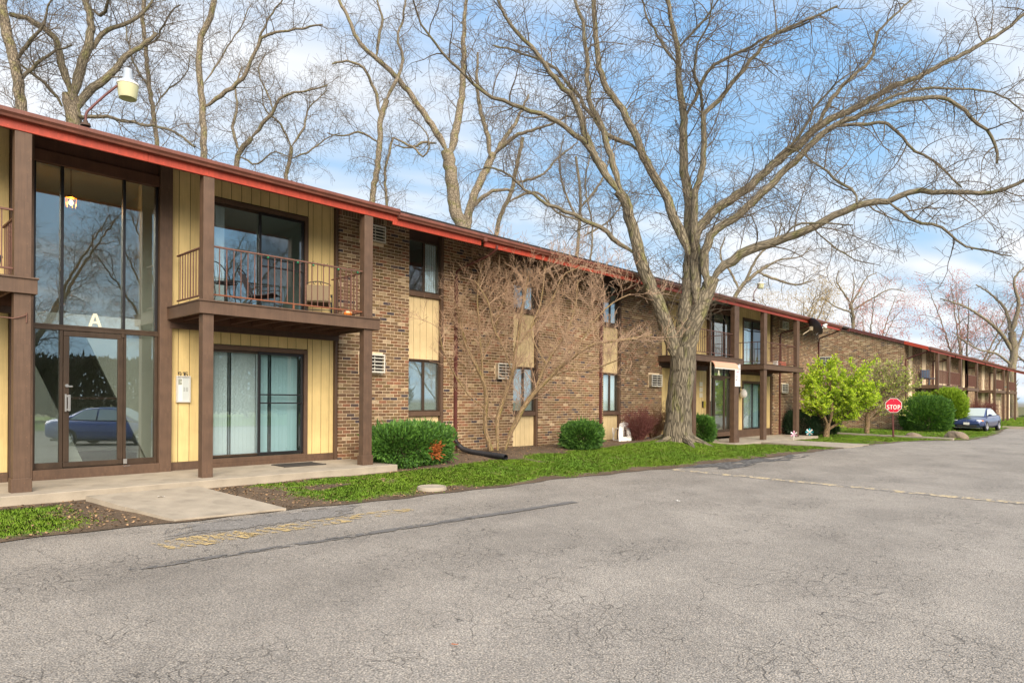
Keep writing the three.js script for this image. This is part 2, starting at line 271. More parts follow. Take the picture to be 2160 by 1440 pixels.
// ═════════════════════════ SETTING: GROUND ═════════════════════════
{
  // the whole land, far beyond what is built
  const g = new THREE.CircleGeometry(420, 48); g.rotateX(-Math.PI / 2); g.translate(30, -0.95, 0); metricUV(g);
  structure(mesh('ground', g, std({ map: rep(tSoil, 0.35), color: rgb(1.0, 1.35, 0.6), roughness: 1 })));

  // parking lot
  const pos = [], uv = [], col = [], idx = [], xs = [], NZ = 90;
  for (let x = -14; x < 60; x += 0.3) xs.push(x); for (let x = 60; x <= 130; x += 2) xs.push(x);
  xs.forEach((x, i) => {
    const z0 = x > 58.4 ? 9.2 : edgeZ(x) - 0.08;
    for (let j = 0; j <= NZ; j++) {
      const z = lerp(z0, 30, Math.pow(j / NZ, 1.6)); pos.push(x, lotY(x, z) + (x > 20 ? 0 : 0.006 * (fbm(x * 0.7 + 50, z * 0.7 + 50, 1000, 3, 7) - 0.5)), z); uv.push(x / 5, z / 5);
      const big = fbm(x * 0.22 + 90, z * 0.5 + 90, 1000, 4, 19), fine = fbm(x * 2.1 + 90, z * 2.6 + 90, 1000, 3, 29);
      const track = fbm(x * 0.06 + 90, z * 1.7 + 90 + 0.3 * Math.sin(x * 0.15), 1000, 3, 39), stain = smooth(0.60, 0.72, fbm(x * 0.55 + 190, z * 0.8 + 190, 1000, 4, 49)), k = (0.72 + 0.26 * big + 0.16 * fine + 0.22 * track) * (1 - 0.13 * stain * (0.5 + fine)); col.push(k, k, k * 1.0);
      if (i && j) { const a = (i - 1) * (NZ + 1) + j - 1, b = a + NZ + 1; idx.push(a, a + 1, b, b, a + 1, b + 1); }
    }
  });
  const lot = new THREE.BufferGeometry(); lot.setAttribute('position', new THREE.Float32BufferAttribute(pos, 3)); lot.setAttribute('uv', new THREE.Float32BufferAttribute(uv, 2)); lot.setAttribute('color', new THREE.Float32BufferAttribute(col, 3)); lot.setIndex(idx); lot.computeVertexNormals();
  structure(mesh('parking_lot', lot, std({ map: tAsphalt, bumpMap: tAsphaltBump, bumpScale: 0.011, vertexColors: true, roughness: 0.93 })));

  // soil and turf between the facade and the asphalt
  const sheet = (x0, x1, nx, zLo, zHi, nz) => {
    const g = new THREE.PlaneGeometry(1, 1, nx, nz), p = g.attributes.position, u = g.attributes.uv;
    for (let i = 0; i < p.count; i++) { const x = lerp(x0, x1, p.getX(i) + 0.5), z = lerp(zLo(x), zHi(x), 0.5 - p.getY(i)); p.setXYZ(i, x, lawnY(x, z), z); u.setXY(i, x / 2, z / 2); }
    const col = new Float32Array(p.count * 3); for (let i = 0; i < p.count; i++) { const k = smooth(0.25, 0.8, cover(p.getX(i), p.getZ(i))); col.set([lerp(1, 0.95, k), lerp(1, 2.3, k), lerp(1, 0.35, k)], i * 3); } g.setAttribute('color', new THREE.BufferAttribute(col, 3));
    g.computeVertexNormals(); return g;
  };
  structure(mesh('lawn', mergeGeometries([sheet(-14, 37, 340, () => -0.5, (x) => edgeZ(x), 50), sheet(37, 58.4, 60, () => -16, (x) => edgeZ(x), 40), sheet(58.4, 140, 60, () => 0.5, (x) => 9.1, 24)]), std({ map: tSoil, vertexColors: true, roughness: 1 })));

  // gravelly patches, worn paint and tar, each a sheet of its own just above the asphalt
  const patch = (name, corners, nu, nv, tex, o, lift = 0.004) => {
    const g = new THREE.PlaneGeometry(1, 1, nu, nv), p = g.attributes.position, u = g.attributes.uv, [A, B, C, D] = corners;
    for (let i = 0; i < p.count; i++) { const s = p.getX(i) + 0.5, t = 0.5 - p.getY(i), x = lerp(lerp(A[0], B[0], s), lerp(D[0], C[0], s), t), z = lerp(lerp(A[1], B[1], s), lerp(D[1], C[1], s), t); p.setXYZ(i, x, lotY(x, z) + lift + 0.006, z); u.setXY(i, s, 1 - t); }
    g.computeVertexNormals(); const m = mesh(name, g, std({ map: tex, alphaTest: 0.5, roughness: 0.93, ...o })); m.castShadow = false; return structure(m);
  };
  const chipped = (seed, ax, ay, keep, tone, stripes) => texture(512, 256, (u, v) => {
    const n = 0.6 * fbm(u * ax * 2.5 + v * 6, v * ay * 1.6, 4096, 3, seed) + 0.4 * fbm(u * ax * 0.3, v * 2, 4096, 3, seed + 5), f = hash(u * 512, v * 256, seed), edge = Math.min(u, 1 - u) * 8 * Math.min(v, 1 - v) * 8, st = stripes ? Math.sin((u * stripes + v * 0.9 + n * 0.7) * 6.283) * 0.075 : 0;
    const on = n + st + (f - 0.5) * 0.20 + Math.min(0, edge - 1) * 0.25 > keep, k = 0.8 + 0.4 * n;
    return [tone[0] * k, tone[1] * k, tone[2] * k, on ? 1 : 0];
  });
  const yellow = [0.50, 0.37, 0.17];
  patch('road_marking', [[2.5, 5.0], [3.55, 5.0], [3.55, 5.5], [2.5, 5.55]], 6, 3, chipped(601, 22, 7, 0.56, yellow, 7), {});
  patch('road_marking', [[3.45, 5.06], [6.0, 5.0], [6.0, 5.32], [3.45, 5.50]], 12, 3, chipped(613, 40, 6, 0.56, yellow, 15), {});
  patch('tar_strip', [[2.0, 6.0], [8.35, 6.18], [8.35, 6.34], [2.0, 6.12]], 20, 2, texture(1024, 64, (u, v) => { const n = fbm(u * 60, v * 4, 60, 4, 631), e = Math.min(v, 1 - v), f = hash(u * 1024, v * 64, 9); return [0.15 * (0.6 + 0.8 * f), 0.143 * (0.6 + 0.8 * f), 0.135 * (0.6 + 0.8 * f), e + (n - 0.5) * 0.5 > 0.06 && n + u * 0.26 > 0.52 ? 1 : 0]; }), {});
  patch('broken_asphalt', [[14.3, 4.5], [21.5, 4.6], [21, 5.6], [14.8, 5.75]], 20, 4, texture(1024, 256, (u, v) => { const n = fbm(u * 9, v * 4, 16, 6, 641), w = worley(u * 120, v * 24, 120, 651), e = Math.min(u, 1 - u, v * 0.6, (1 - v) * 0.6) * 3, g = 0.05 + 0.16 * w[2] * w[2]; return [g, g * 0.97, g * 0.93, n + Math.min(0.12, e - 0.2) > 0.5 ? 1 : 0]; }), {});
  patch('dark_asphalt', [[3.0, 4.2], [5.7, 4.28], [5.2, 5.05], [2.6, 5.0]], 10, 4, texture(512, 256, (u, v) => { const n = fbm(u * 30, v * 14, 64, 4, 661), w = worley(u * 190, v * 70, 190, 671), f = hash(u * 512, v * 256, 6), e = Math.min(u * 1.6, (1 - u) * 1.6, v * 1.2, 1 - v), g = 0.15 + 0.17 * w[2] * w[2]; return [g * 1.05, g * 0.98, g * 0.90, e - 0.13 + (n - 0.5) * 0.7 + (f - 0.5) * 0.16 > 0 ? 1 : 0]; }), {}, 0.002);
  // low speed bump right across the lot, its paint flaking
  {
    const bp = new THREE.PlaneGeometry(1, 1, 6, 120), p = bp.attributes.position, u = bp.attributes.uv;
    for (let i = 0; i < p.count; i++) { const s = p.getX(i), t = 0.5 - p.getY(i), z = lerp(4.85, 26, t), x = 13.9 + 0.085 * (z - 4.85) + s * 0.24 + 0.02 * Math.sin(z * 3); p.setXYZ(i, x, lotY(x, z) + 0.004 + 0.022 * Math.cos(s * 3.1), z); u.setXY(i, s + 0.5, z); }
    bp.computeVertexNormals();
    structure(mesh('speed_bump', bp, std({ map: rep(texture(128, 1024, (a, b) => { const n = fbm(a * 6, b * 40, 40, 5, 681), f = fbm(a * 20, b * 200, 200, 3, 691), w = worley(a * 30, b * 100, 100, 697), on = n + Math.min(a, 1 - a) * 0.35 > 0.63, g = 0.12 + 0.2 * w[2]; return on ? [0.52 * (0.7 + 0.5 * f), 0.42 * (0.7 + 0.5 * f), 0.26 * (0.7 + 0.5 * f)] : [g * 1.05, g * 0.97, g * 0.86]; }), 1, 0.3), roughness: 0.93 })));
  }

  // concrete: entrance slab, walk of two flags, far slab and walk, kerb between the buildings, far kerb
  structure(mesh('entrance_slab', rbox(-6, 8.22, -0.4, -0.065, -0.3, 1.78, 0.012), M.concrete));
  const flag = (pts, top, thick) => { const n = pts.length, pos = []; const y = (i) => top[i]; const q = (a, b, c) => pos.push(...a, ...b, ...c), P = (i, d) => [pts[i][0], y(i) - d, pts[i][1]];
    for (let i = 1; i < n - 1; i++) q(P(0, 0), P(i + 1, 0), P(i, 0)); for (let i = 0; i < n; i++) { const j = (i + 1) % n; q(P(i, 0), P(j, 0), P(j, thick)); q(P(i, 0), P(j, thick), P(i, thick)); }
    const g = new THREE.BufferGeometry(); g.setAttribute('position', new THREE.Float32BufferAttribute(pos, 3)); g.computeVertexNormals(); return metricUV(g); };
  const walk = structure(new THREE.Group()); walk.name = 'walkway'; scene.add(walk);
  mesh('paving_slab', flag([[2.66, 1.95], [4.2, 1.95], [4.36, 2.98], [2.86, 2.98]], [-0.125, -0.125, -0.19, -0.19], 0.2), M.concrete, walk);
  mesh('paving_slab', flag([[2.865, 3.0], [4.365, 3.0], [4.56, 4.12], [3.12, 4.0]], [-0.185, -0.185, -0.262, -0.258], 0.2), M.concrete, walk);
  structure(mesh('far_entrance_slab', rbox(23.6, 32.3, -0.7, -0.33, -0.3, 1.85, 0.012), M.concrete));
  const walk2 = structure(new THREE.Group()); walk2.name = 'far_walkway'; scene.add(walk2);
  for (let i = 0; i < 3; i++) { const a = i / 3, b = (i + 0.985) / 3, L = (t) => [lerp(25.9, 25.5, t), lerp(1.87, 5.05, t)], R = (t) => [lerp(28.2, 28.3, t), lerp(1.87, 5.12, t)], h = (t) => lerp(-0.345, -0.375, t); mesh('paving_slab', flag([L(a), R(a), R(b), L(b)], [h(a), h(a), h(b), h(b)], 0.25), M.concrete, walk2); }
  const kerb = []; for (let i = 0; i < 8; i++) { const a = i / 8, b = (i + 1) / 8, K = (t) => [lerp(37.2, 36.15, t), lerp(-2, 6.5, t)], p = K(a), q = K(b); kerb.push([p, q]); }
  const kb = structure(new THREE.Group()); kb.name = 'kerb'; scene.add(kb);
  for (const [p, q] of kerb) { const y = (v) => lawnY(v[0], v[1]) + 0.09; mesh('kerb_stone', flag([[p[0], p[1]], [p[0] + 0.35, p[1]], [q[0] + 0.35, q[1] - 0.015], [q[0], q[1] - 0.015]], [y(p), y(p), y(q), y(q)], 0.3), M.concrete, kb); }
  structure(mesh('far_kerb', rbox(58.25, 58.5, -0.8, -0.40, 5.6, 12, 0.02), M.concrete));
}

// grass: blades in tufts, thinner towards the asphalt and over the mulch by the wall
{
  const r = rng(77), tuft = (n, h, w) => { const pos = [], nor = []; for (let i = 0; i < n; i++) { const a = r() * 6.283, d = r() * 0.05, x = Math.cos(a * 3.1) * d, z = Math.sin(a * 3.1) * d, l = h * (0.55 + 0.6 * r()), lean = 0.2 + 0.6 * r(), cx = Math.cos(a), sx = Math.sin(a), m = l * 0.55, k = lean * m * 0.35, e = lean * l * 0.8;
    pos.push(x - sx * w, 0, z + cx * w, x + sx * w, 0, z - cx * w, x + cx * k + sx * w * 0.8, m, z + sx * k - cx * w * 0.8, x - sx * w, 0, z + cx * w, x + cx * k + sx * w * 0.8, m, z + sx * k - cx * w * 0.8, x + cx * k - sx * w * 0.8, m, z + sx * k + cx * w * 0.8, x + cx * k - sx * w * 0.8, m, z + sx * k + cx * w * 0.8, x + cx * k + sx * w * 0.8, m, z + sx * k - cx * w * 0.8, x + cx * e, l * 0.86, z + sx * e); for (let q = 0; q < 9; q++) nor.push(cx * 0.35, 0.93, sx * 0.35); }
    const g = new THREE.BufferGeometry(); g.setAttribute('position', new THREE.Float32BufferAttribute(pos, 3)); g.setAttribute('normal', new THREE.Float32BufferAttribute(nor, 3)); return g; };
  const shapes = [tuft(14, 0.05, 0.0032), tuft(12, 0.06, 0.0036), tuft(16, 0.042, 0.003)], lists = [[], [], []], m = new THREE.Matrix4(), e = new THREE.Euler(), qn = new THREE.Quaternion(), c = new THREE.Color();
  const scatter = (x0, x1, z0, z1, n, size) => { for (let i = 0; i < n; i++) { const x = lerp(x0, x1, r()), z = lerp(z0, z1, r()), ez = edgeZ(Math.min(x, 60)); if (x < 58.4 && z > ez + 0.02) continue; const k = cover(x, z); if (r() > k) continue;
    const s = size * (0.65 + 0.6 * r()) * (0.55 + 0.45 * k); m.compose(V(x, lawnY(x, z) - 0.004, z), qn.setFromEuler(e.set(0, r() * 6.283, 0)), V(s, s * (0.65 + 0.3 * r()), s)); const t = fbm(x * 0.9 + 500, z * 0.9 + 500, 9000, 3, 711), dry = r() < 0.06 + 0.16 * (1 - k), f = 0.8 + 0.45 * r();
    if (dry) c.setRGB(0.30 * f, 0.25 * f, 0.09 * f); else c.setRGB((0.16 + 0.12 * t) * f, (0.345 + 0.10 * t) * f, 0.025 * f); lists[Math.floor(r() * 3)].push([m.clone(), c.clone()]); } };
  scatter(-1, 9, 1.7, 4.6, 30000, 0.9); scatter(8, 20, 1.4, 5, 60000, 0.9); scatter(20, 37, 0.2, 6.5, 30000, 1.1); scatter(37, 58.2, -12, 7.1, 30000, 1.5); scatter(58.6, 120, 1, 9, 16000, 2.0);
  const gm = std({ color: 0xffffff, roughness: 0.75, side: THREE.DoubleSide });
  const grass = new THREE.Group(); grass.name = 'grass'; stuff(grass); tag(grass, 'bright green spring grass on the lawn strip along the facade', 'grass'); scene.add(grass);
  lists.forEach((l, k) => { const im = new THREE.InstancedMesh(shapes[k], gm, l.length); l.forEach(([a, b], i) => { im.setMatrixAt(i, a); im.setColorAt(i, b); }); im.name = 'grass_blades'; im.castShadow = im.receiveShadow = true; stuff(im); grass.add(im); });
  // dead leaves and chips of bark lying on the bare soil
  const leaf = new THREE.PlaneGeometry(1, 0.6, 2, 1); leaf.rotateX(-Math.PI / 2); { const p = leaf.attributes.position; for (let i = 0; i < p.count; i++) p.setY(i, Math.abs(p.getX(i)) * 0.4); leaf.computeVertexNormals(); }
  const spots = []; for (let i = 0; i < 5200; i++) { const near = r() < 0.55, x = near ? lerp(0.5, 9, r()) : lerp(8, 23, r()), z = near ? lerp(1.85, 4.3, r()) : lerp(0.15, 2.6, r()); if (z > edgeZ(x) - 0.05 || (x < 8.3 && z < 1.85)) continue; if (z > 1.8 && x > lerp(2.55, 3.0, (z - 1.9) / 2.2) && x < lerp(4.25, 4.6, (z - 1.9) / 2.2)) continue; if (cover(x, z) > 0.5 && r() < 0.85) continue; spots.push([x, z]); }
  const lv = new THREE.InstancedMesh(leaf, std({ roughness: 0.9, side: THREE.DoubleSide }), spots.length); spots.forEach(([x, z], i) => { const s = 0.018 + 0.03 * r(); m.compose(V(x, lawnY(x, z) + 0.008, z), qn.setFromEuler(e.set((r() - 0.5) * 0.7, r() * 6.283, (r() - 0.5) * 0.7)), V(s, s, s)); lv.setMatrixAt(i, m); const f = 0.6 + 0.9 * r(); c.setRGB(0.27 * f, 0.17 * f, 0.09 * f); lv.setColorAt(i, c); });
  lv.name = 'fallen_leaves'; tag(stuff(lv), 'dry brown leaves and bark chips on the bare soil', 'fallen leaves'); scene.add(lv);
}

// ═════════════════════════ THE NEAR BUILDING ═════════════════════════
const house = thing('apartment_building', 'long two storey brown brick apartment building with cream panels, balconies and red roof edge', 'building');
const part = (name, parent = house) => { const o = new THREE.Group(); o.name = name; parent.add(o); return o; };
const SOFFIT = (z) => 5.02 + (1.42 - z) * 0.29;                 // underside of the eaves

// a strip of grooved cream siding, each plank a piece of its own
function siding(parent, xs, y0, y1, z, m = M.siding, name = 'siding') {
  const s = part(name, parent); mesh('backing', box(xs[0], xs[xs.length - 1], y0, y1, z - 0.05, z - 0.008), M.groove, s);
  for (let i = 1; i < xs.length; i++) mesh('plank', rbox(xs[i - 1] + 0.005, xs[i] - 0.005, y0 + 0.001, y1 - 0.001, z - 0.012, z + 0.003 * hash(i, 5) + 0.001, 0.003), (i * 7) % 3 ? m : (m === M.panel ? M.panel : M.siding2), s);
  return s;
}
const steps = (a, b, d) => { const n = Math.max(1, Math.round((b - a) / d)); return Array.from({ length: n + 1 }, (_, i) => lerp(a, b, i / n)); };

// a glazed frame: outer boards plus pane; returns the group
function frameBars(x0, x1, y0, y1, z, w, d, m, parent, name = 'frame') {
  mesh(name, merge([rbox(x0, x1, y1 - w, y1, z - d, z), rbox(x0, x1, y0, y0 + w, z - d, z), rbox(x0, x0 + w, y0 + w, y1 - w, z - d, z), rbox(x1 - w, x1, y0 + w, y1 - w, z - d, z)]), m, parent);
}
function pane(x0, x1, y0, y1, z, parent, m = M.glass) { const g = new THREE.PlaneGeometry(x1 - x0, y1 - y0); g.translate((x0 + x1) / 2, (y0 + y1) / 2, z); const o = mesh('pane', g, m, parent); o.castShadow = false; if (m !== M.glassDim) mesh('added_mirror_sheet', g.clone().translate(0, 0, -0.005), M.addedMirror, parent).castShadow = false; return o; }  // behind most panes a mirror sheet is added to strengthen reflections
function roomBox(x0, x1, y0, y1, z0, z1, parent, m = M.roomWall) { // walls, floor and ceiling of the room behind a window
  const t = 0.06, g = merge([box(x0 - t, x1 + t, y0 - t, y0, z0, z1), box(x0 - t, x1 + t, y1, y1 + t, z0, z1), box(x0 - t, x0, y0, y1, z0, z1), box(x1, x1 + t, y0, y1, z0, z1), box(x0 - t, x1 + t, y0 - t, y1 + t, z0 - t, z0)]);
  mesh('room', g, m, parent);
}
function verticalBlind(x0, x1, y0, y1, z, seed, parent, gapAt = []) {
  const r = rng(seed), n = Math.round((x1 - x0) / 0.082);
  const b = part('vertical_blind', parent); void b;
  for (let i = 0; i < n; i++) { const x = lerp(x0, x1, (i + 0.5) / n), g = new THREE.BoxGeometry(0.098, y1 - y0, 0.003), turn = 0.22 + (r() - 0.5) * 0.1 + (gapAt.includes(i) ? 0.9 : 0); g.rotateY(turn); g.rotateZ((r() - 0.5) * 0.004); g.translate(x, (y0 + y1) / 2, z); mesh('slat', g, M.blind, b); }
}
function flatBlind(x0, x1, y0, y1, z, parent) { const a = []; for (let y = y0 + 0.012; y < y1; y += 0.026) { const g = new THREE.BoxGeometry(x1 - x0, 0.0225, 0.002); g.rotateX(0.75); g.translate((x0 + x1) / 2, y, z); a.push(g); } stuff(mesh('blind_slats', merge(a), M.blind, parent)); }

// sliding glass door with its brown casing
function slidingDoor(x0, x1, y0, y1, z, o, parent) {
  const g = part('sliding_door', parent), c = 0.085;
  frameBars(x0 - c, x1 + c, y0 - 0.05, y1 + c, z + 0.035, c, 0.11, M.trim, g, 'casing');
  const xm = x0 + (x1 - x0) * 0.5;
  frameBars(x0 + 0.002, xm + 0.03, y0 + 0.052, y1 - 0.002, z - 0.035, 0.045, 0.035, M.bronze, g); pane(x0 + 0.045, xm - 0.015, y0 + 0.095, y1 - 0.045, z - 0.052, g);
  frameBars(xm - 0.03, x1 - 0.002, y0 + 0.054, y1 - 0.004, z + 0.003, 0.055, 0.035, M.blackMetal, g, 'screen_frame'); pane(xm + 0.025, x1 - 0.055, y0 + 0.105, y1 - 0.055, z - 0.016, g, M.glassDim);
  if (o.bar !== false) { mesh('rail', merge([rbox(xm + 0.02, x1 - 0.05, o.bar, o.bar + 0.028, z - 0.012, z + 0.012, 0.004), rbox(xm + 0.02, x1 - 0.05, o.bar + 0.17, o.bar + 0.198, z - 0.012, z + 0.012, 0.004)]), M.blackMetal, g); mesh('handle', rbox(x1 - 0.05, x1 - 0.022, o.bar - 0.01, o.bar + 0.2, z + 0.006, z + 0.032, 0.006), M.blackMetal, g); }
  roomBox(x0 - 0.3, x1 + 0.3, y0 - 0.02, y1 + 0.12, z - 3.2, z - 0.1, g, o.room ?? M.roomWall);
  for (const [a, b, s, gaps] of o.blinds) verticalBlind(lerp(x0, x1, a), lerp(x0, x1, b), y0 + 0.07, y1 - 0.03, z - 0.17, s, g, gaps);
}

// two-light sliding window between cream panels, as a full height strip in the brick
function windowStrip(x0, x1, dy, s) {
  const g = part('window_strip', house), z = -0.115;
  mesh('side_board', merge([rbox(x1 - 0.075, x1, -0.28 + dy, 5.42 + dy, z - 0.08, -0.012), rbox(x0, x0 + 0.028, -0.28 + dy, 5.42 + dy, z - 0.08, -0.05)]), M.trim, g);
  siding(g, steps(x0 + 0.03, x1 - 0.075, 0.185), -0.02 + dy, 0.855 + dy, z, M.panel, 'lower_panel');
  siding(g, steps(x0 + 0.03, x1 - 0.075, 0.185), 2.255 + dy, 3.78 + dy, z, M.panel, 'middle_panel');
  mesh('base_board', rbox(x0 + 0.028, x1 - 0.075, -0.30 + dy, -0.022 + dy, z - 0.05, -0.04), M.trimDark, g);
  const win = (y0, y1, upper) => {
    const w = part('window', house), a = x0 + 0.03, b = x1 - 0.078, xm = (a + b) / 2;
    mesh('sill', rbox(a, b, y0 - 0.115, y0 - 0.002, z - 0.08, -0.03, 0.006), M.trim, w);
    frameBars(a, b, y0, y1, -0.085, 0.035, 0.06, M.bronze, w);
    mesh('mullion', rbox(xm - 0.03, xm + 0.03, y0 + 0.035, y1 - 0.035, -0.14, -0.088, 0.004), M.bronze, w);
    pane(a + 0.03, xm - 0.028, y0 + 0.03, y1 - 0.03, -0.115, w, upper === 'screen' ? M.glassDim : M.glass); pane(xm + 0.028, b - 0.03, y0 + 0.03, y1 - 0.03, -0.125, w);
    roomBox(a - 0.2, b + 0.2, y0 - 0.3, y1 + 0.1, -2.6, -0.19, w);
    if (s[upper ? 'up' : 'low'] === 'blind') { flatBlind(a + 0.03, xm - 0.035, y0 + 0.03, y1 - 0.03, -0.165, w); flatBlind(xm + 0.035, b - 0.03, y0 + 0.03, y1 - 0.03, -0.165, w); } else if (s[upper ? 'up' : 'low'] === 'curtain') { const cg = []; for (let i = 0; i < 12; i++) cg.push(box(lerp(xm + 0.04, b - 0.03, i / 12), lerp(xm + 0.04, b - 0.03, (i + 1) / 12), y0 + 0.04, y1 - 0.03, -0.2 - 0.02 * (i % 2), -0.195 - 0.02 * (i % 2))); mesh('curtain', merge(cg), M.blind, w); } else if (s[upper ? 'up' : 'low'] === 'shade') mesh('roller_shade', box(a + 0.04, b - 0.04, y0 + 0.03, y1 - 0.03, -0.20, -0.197), M.blind, w);
  };
  win(0.97 + dy, 2.22 + dy, false); mesh('head_board', rbox(x0 + 0.028, x1 - 0.075, 2.222 + dy, 2.253 + dy, -0.17, -0.06, 0.004), M.trimDark, g);
  win(3.90 + dy, 5.17 + dy, s.screen ? 'screen' : 'up'); mesh('header', rbox(x0 + 0.028, x1 - 0.075, 5.172 + dy, 5.46 + dy, -0.22, -0.14), M.trimDark, g);
}

// glazed two storey entrance: three tall lights over a door with side lights
function entrance(x0, x1, dy, k, own) {
  const g = part('entrance_glazing', house), z = -0.10, w = x1 - x0, X = (t) => x0 + w * t, m1 = X(0.215), m2 = X(0.705), y0 = 0.10 + dy, yt = 2.37 + dy, top = 5.06 + dy, jamb = 0.045;
  mesh('post', merge([rbox(x1, x1 + 0.21, -0.07 + dy, 5.46 + dy, -0.16, 0.02), rbox(x0 - 0.16, x0, -0.07 + dy, 5.46 + dy, -0.16, 0.02)]), M.trim, g);
  mesh('sill', rbox(x0, x1, -0.07 + dy * 1.1, y0 - 0.002, -0.2, 0.03), M.trim, g);
  mesh('header', merge([rbox(x0, x1, top, top + 0.19, -0.16, -0.03), rbox(x0, x1, top + 0.192, 5.46 + dy, -0.19, -0.09)]), M.beam, g);
  mesh('transom', merge([rbox(x0, x1, yt, yt + 0.055, z - 0.05, z + 0.035, 0.004), rbox(x0, x1, yt + 0.058, yt + 0.092, z - 0.05, z + 0.02, 0.004)]), M.bronze, g);
  for (const x of [x0 + 0.02, m1, m2, x1 - 0.03]) mesh('mullion', rbox(x - jamb / 2, x + jamb / 2, yt + 0.092, top, z - 0.06, z + 0.02, 0.004), M.blackMetal, g);
  for (const x of [x0 + 0.02, m1 - 0.005, m2 + 0.02, x1 - 0.03]) mesh('mullion', rbox(x - jamb / 2, x + jamb / 2, y0, yt, z - 0.06, z + 0.02, 0.004), M.bronze, g);
  for (const [a, b] of [[x0 + 0.04, m1 - 0.022], [m1 + 0.022, m2 - 0.022], [m2 + 0.022, x1 - 0.052]]) pane(a, b, yt + 0.092, top, z - 0.03, g, M.glassHall);
  for (const [a, b] of [[x0 + 0.04, m1 - 0.027], [m2 + 0.042, x1 - 0.052]]) { pane(a, b, y0 + 0.10, yt, z - 0.03, g, M.glassHall); mesh('bottom_rail', rbox(a, b, y0, y0 + 0.10, z - 0.05, z + 0.012, 0.004), M.bronze, g); }
  const d = part('entrance_door', house), a = m1 + 0.022, b = m2 - 0.008;
  frameBars(a, b, y0 + 0.012, yt - 0.01, z + 0.03, 0.085, 0.05, M.bronze, d); pane(a + 0.08, b - 0.08, y0 + 0.09, yt - 0.09, z + 0.004, d, M.glassHall);
  mesh('push_bar', rbox(a + 0.085, b - 0.085, y0 + 1.13, y0 + 1.175, z - 0.045, z - 0.022, 0.006), M.bronze, d);
  if (own) {
    mesh('handle', merge([rbox(a + 0.012, a + 0.04, y0 + 0.93, y0 + 1.22, z + 0.06, z + 0.085, 0.006), rbox(a + 0.055, a + 0.095, y0 + 0.94, y0 + 1.21, z + 0.07, z + 0.084, 0.005), rbox(a + 0.02, a + 0.09, y0 + 0.95, y0 + 0.98, z + 0.03, z + 0.07, 0.004), rbox(a + 0.02, a + 0.09, y0 + 1.17, y0 + 1.2, z + 0.03, z + 0.07, 0.004)]), M.silver, d);
    const lk = new THREE.CylinderGeometry(0.026, 0.026, 0.03, 16); lk.rotateX(Math.PI / 2); lk.translate(a + 0.045, y0 + 1.36, z + 0.045); mesh('lock', merge([lk, rbox(a + 0.06, a + 0.13, y0 + 1.335, y0 + 1.36, z + 0.03, z + 0.05, 0.004)]), M.silver, d);
    mesh('door_stop', merge([rbox(b + 0.0, b + 0.06, y0 + 0.015, y0 + 0.10, z + 0.035, z + 0.065, 0.006), rbox(b - 0.02, b + 0.09, y0 - 0.02, y0 - 0.006, z + 0.08, z + 0.13, 0.003)]), M.silver, d);
    mesh('hinge', rbox(b - 0.035, b + 0.01, yt - 0.06, yt + 0.0, z + 0.031, z + 0.05, 0.004), M.bronze, d);
  } else { mesh('handle', rbox(a + 0.02, a + 0.05, y0 + 0.95, y0 + 1.25, z + 0.05, z + 0.08, 0.006), M.silver, d); }
  const l = letters('A', 0.22, 0.006); l.translate(X(0.475), yt + 0.21, z - 0.024); mesh('letter', l, std({ color: rgb(0.85, 0.83, 0.62), roughness: 0.5 }), g);
  // the hall behind: walls, landing, stair sides, dark stairwell
  const h = part('entrance_hall', house), zb = -4.2, xl = x0 - 0.35, xr = x1 + 0.55;
  mesh('hall_wall', merge([box(xl - 0.1, xl, y0 - 0.1, 5.62, zb, -0.17), box(xr, xr + 0.1, y0 - 0.1, 5.62, zb, -0.17), box(xl - 0.1, xr + 0.1, y0 - 0.1, 5.62, zb - 0.1, zb), box(x1 + 0.1, xr, y0 - 0.1, 5.42, -1.5, -1.3)]), M.wallIn, h);
  mesh('hall_ceiling', box(xl - 0.1, xr + 0.1, 5.62, 5.70, zb - 0.1, -0.17), M.wallIn, h);
  mesh('hall_floor', box(xl, xr, y0 - 0.12, y0 - 0.02, zb, -0.17), M.carpet, h);
  mesh('landing', box(xl, xr - 0.55, 2.46 + dy, 2.75 + dy, zb, -1.0), M.white, h);
  const side = (pts, zz) => { const s = new THREE.Shape(pts.map((p) => new THREE.Vector2(...p))), q = new THREE.ExtrudeGeometry(s, { depth: 0.09, bevelEnabled: false }); q.translate(0, 0, zz); return metricUV(q); };
  const sx = (v) => x0 + (v - 2.38) * k;
  mesh('stair_side', merge([side([[sx(2.1), y0 - 0.02], [sx(3.36), y0 - 0.02], [sx(2.60), 1.89 + dy], [sx(2.1), 3.0 + dy]].slice(0, 3).concat([[sx(2.1), 2.4 + dy]]), -1.25), side([[sx(3.38), 2.40 + dy], [sx(4.42), y0 - 0.02], [sx(4.9), y0 - 0.02], [sx(4.9), 2.40 + dy]], -1.25)]), M.wallIn, h);
}

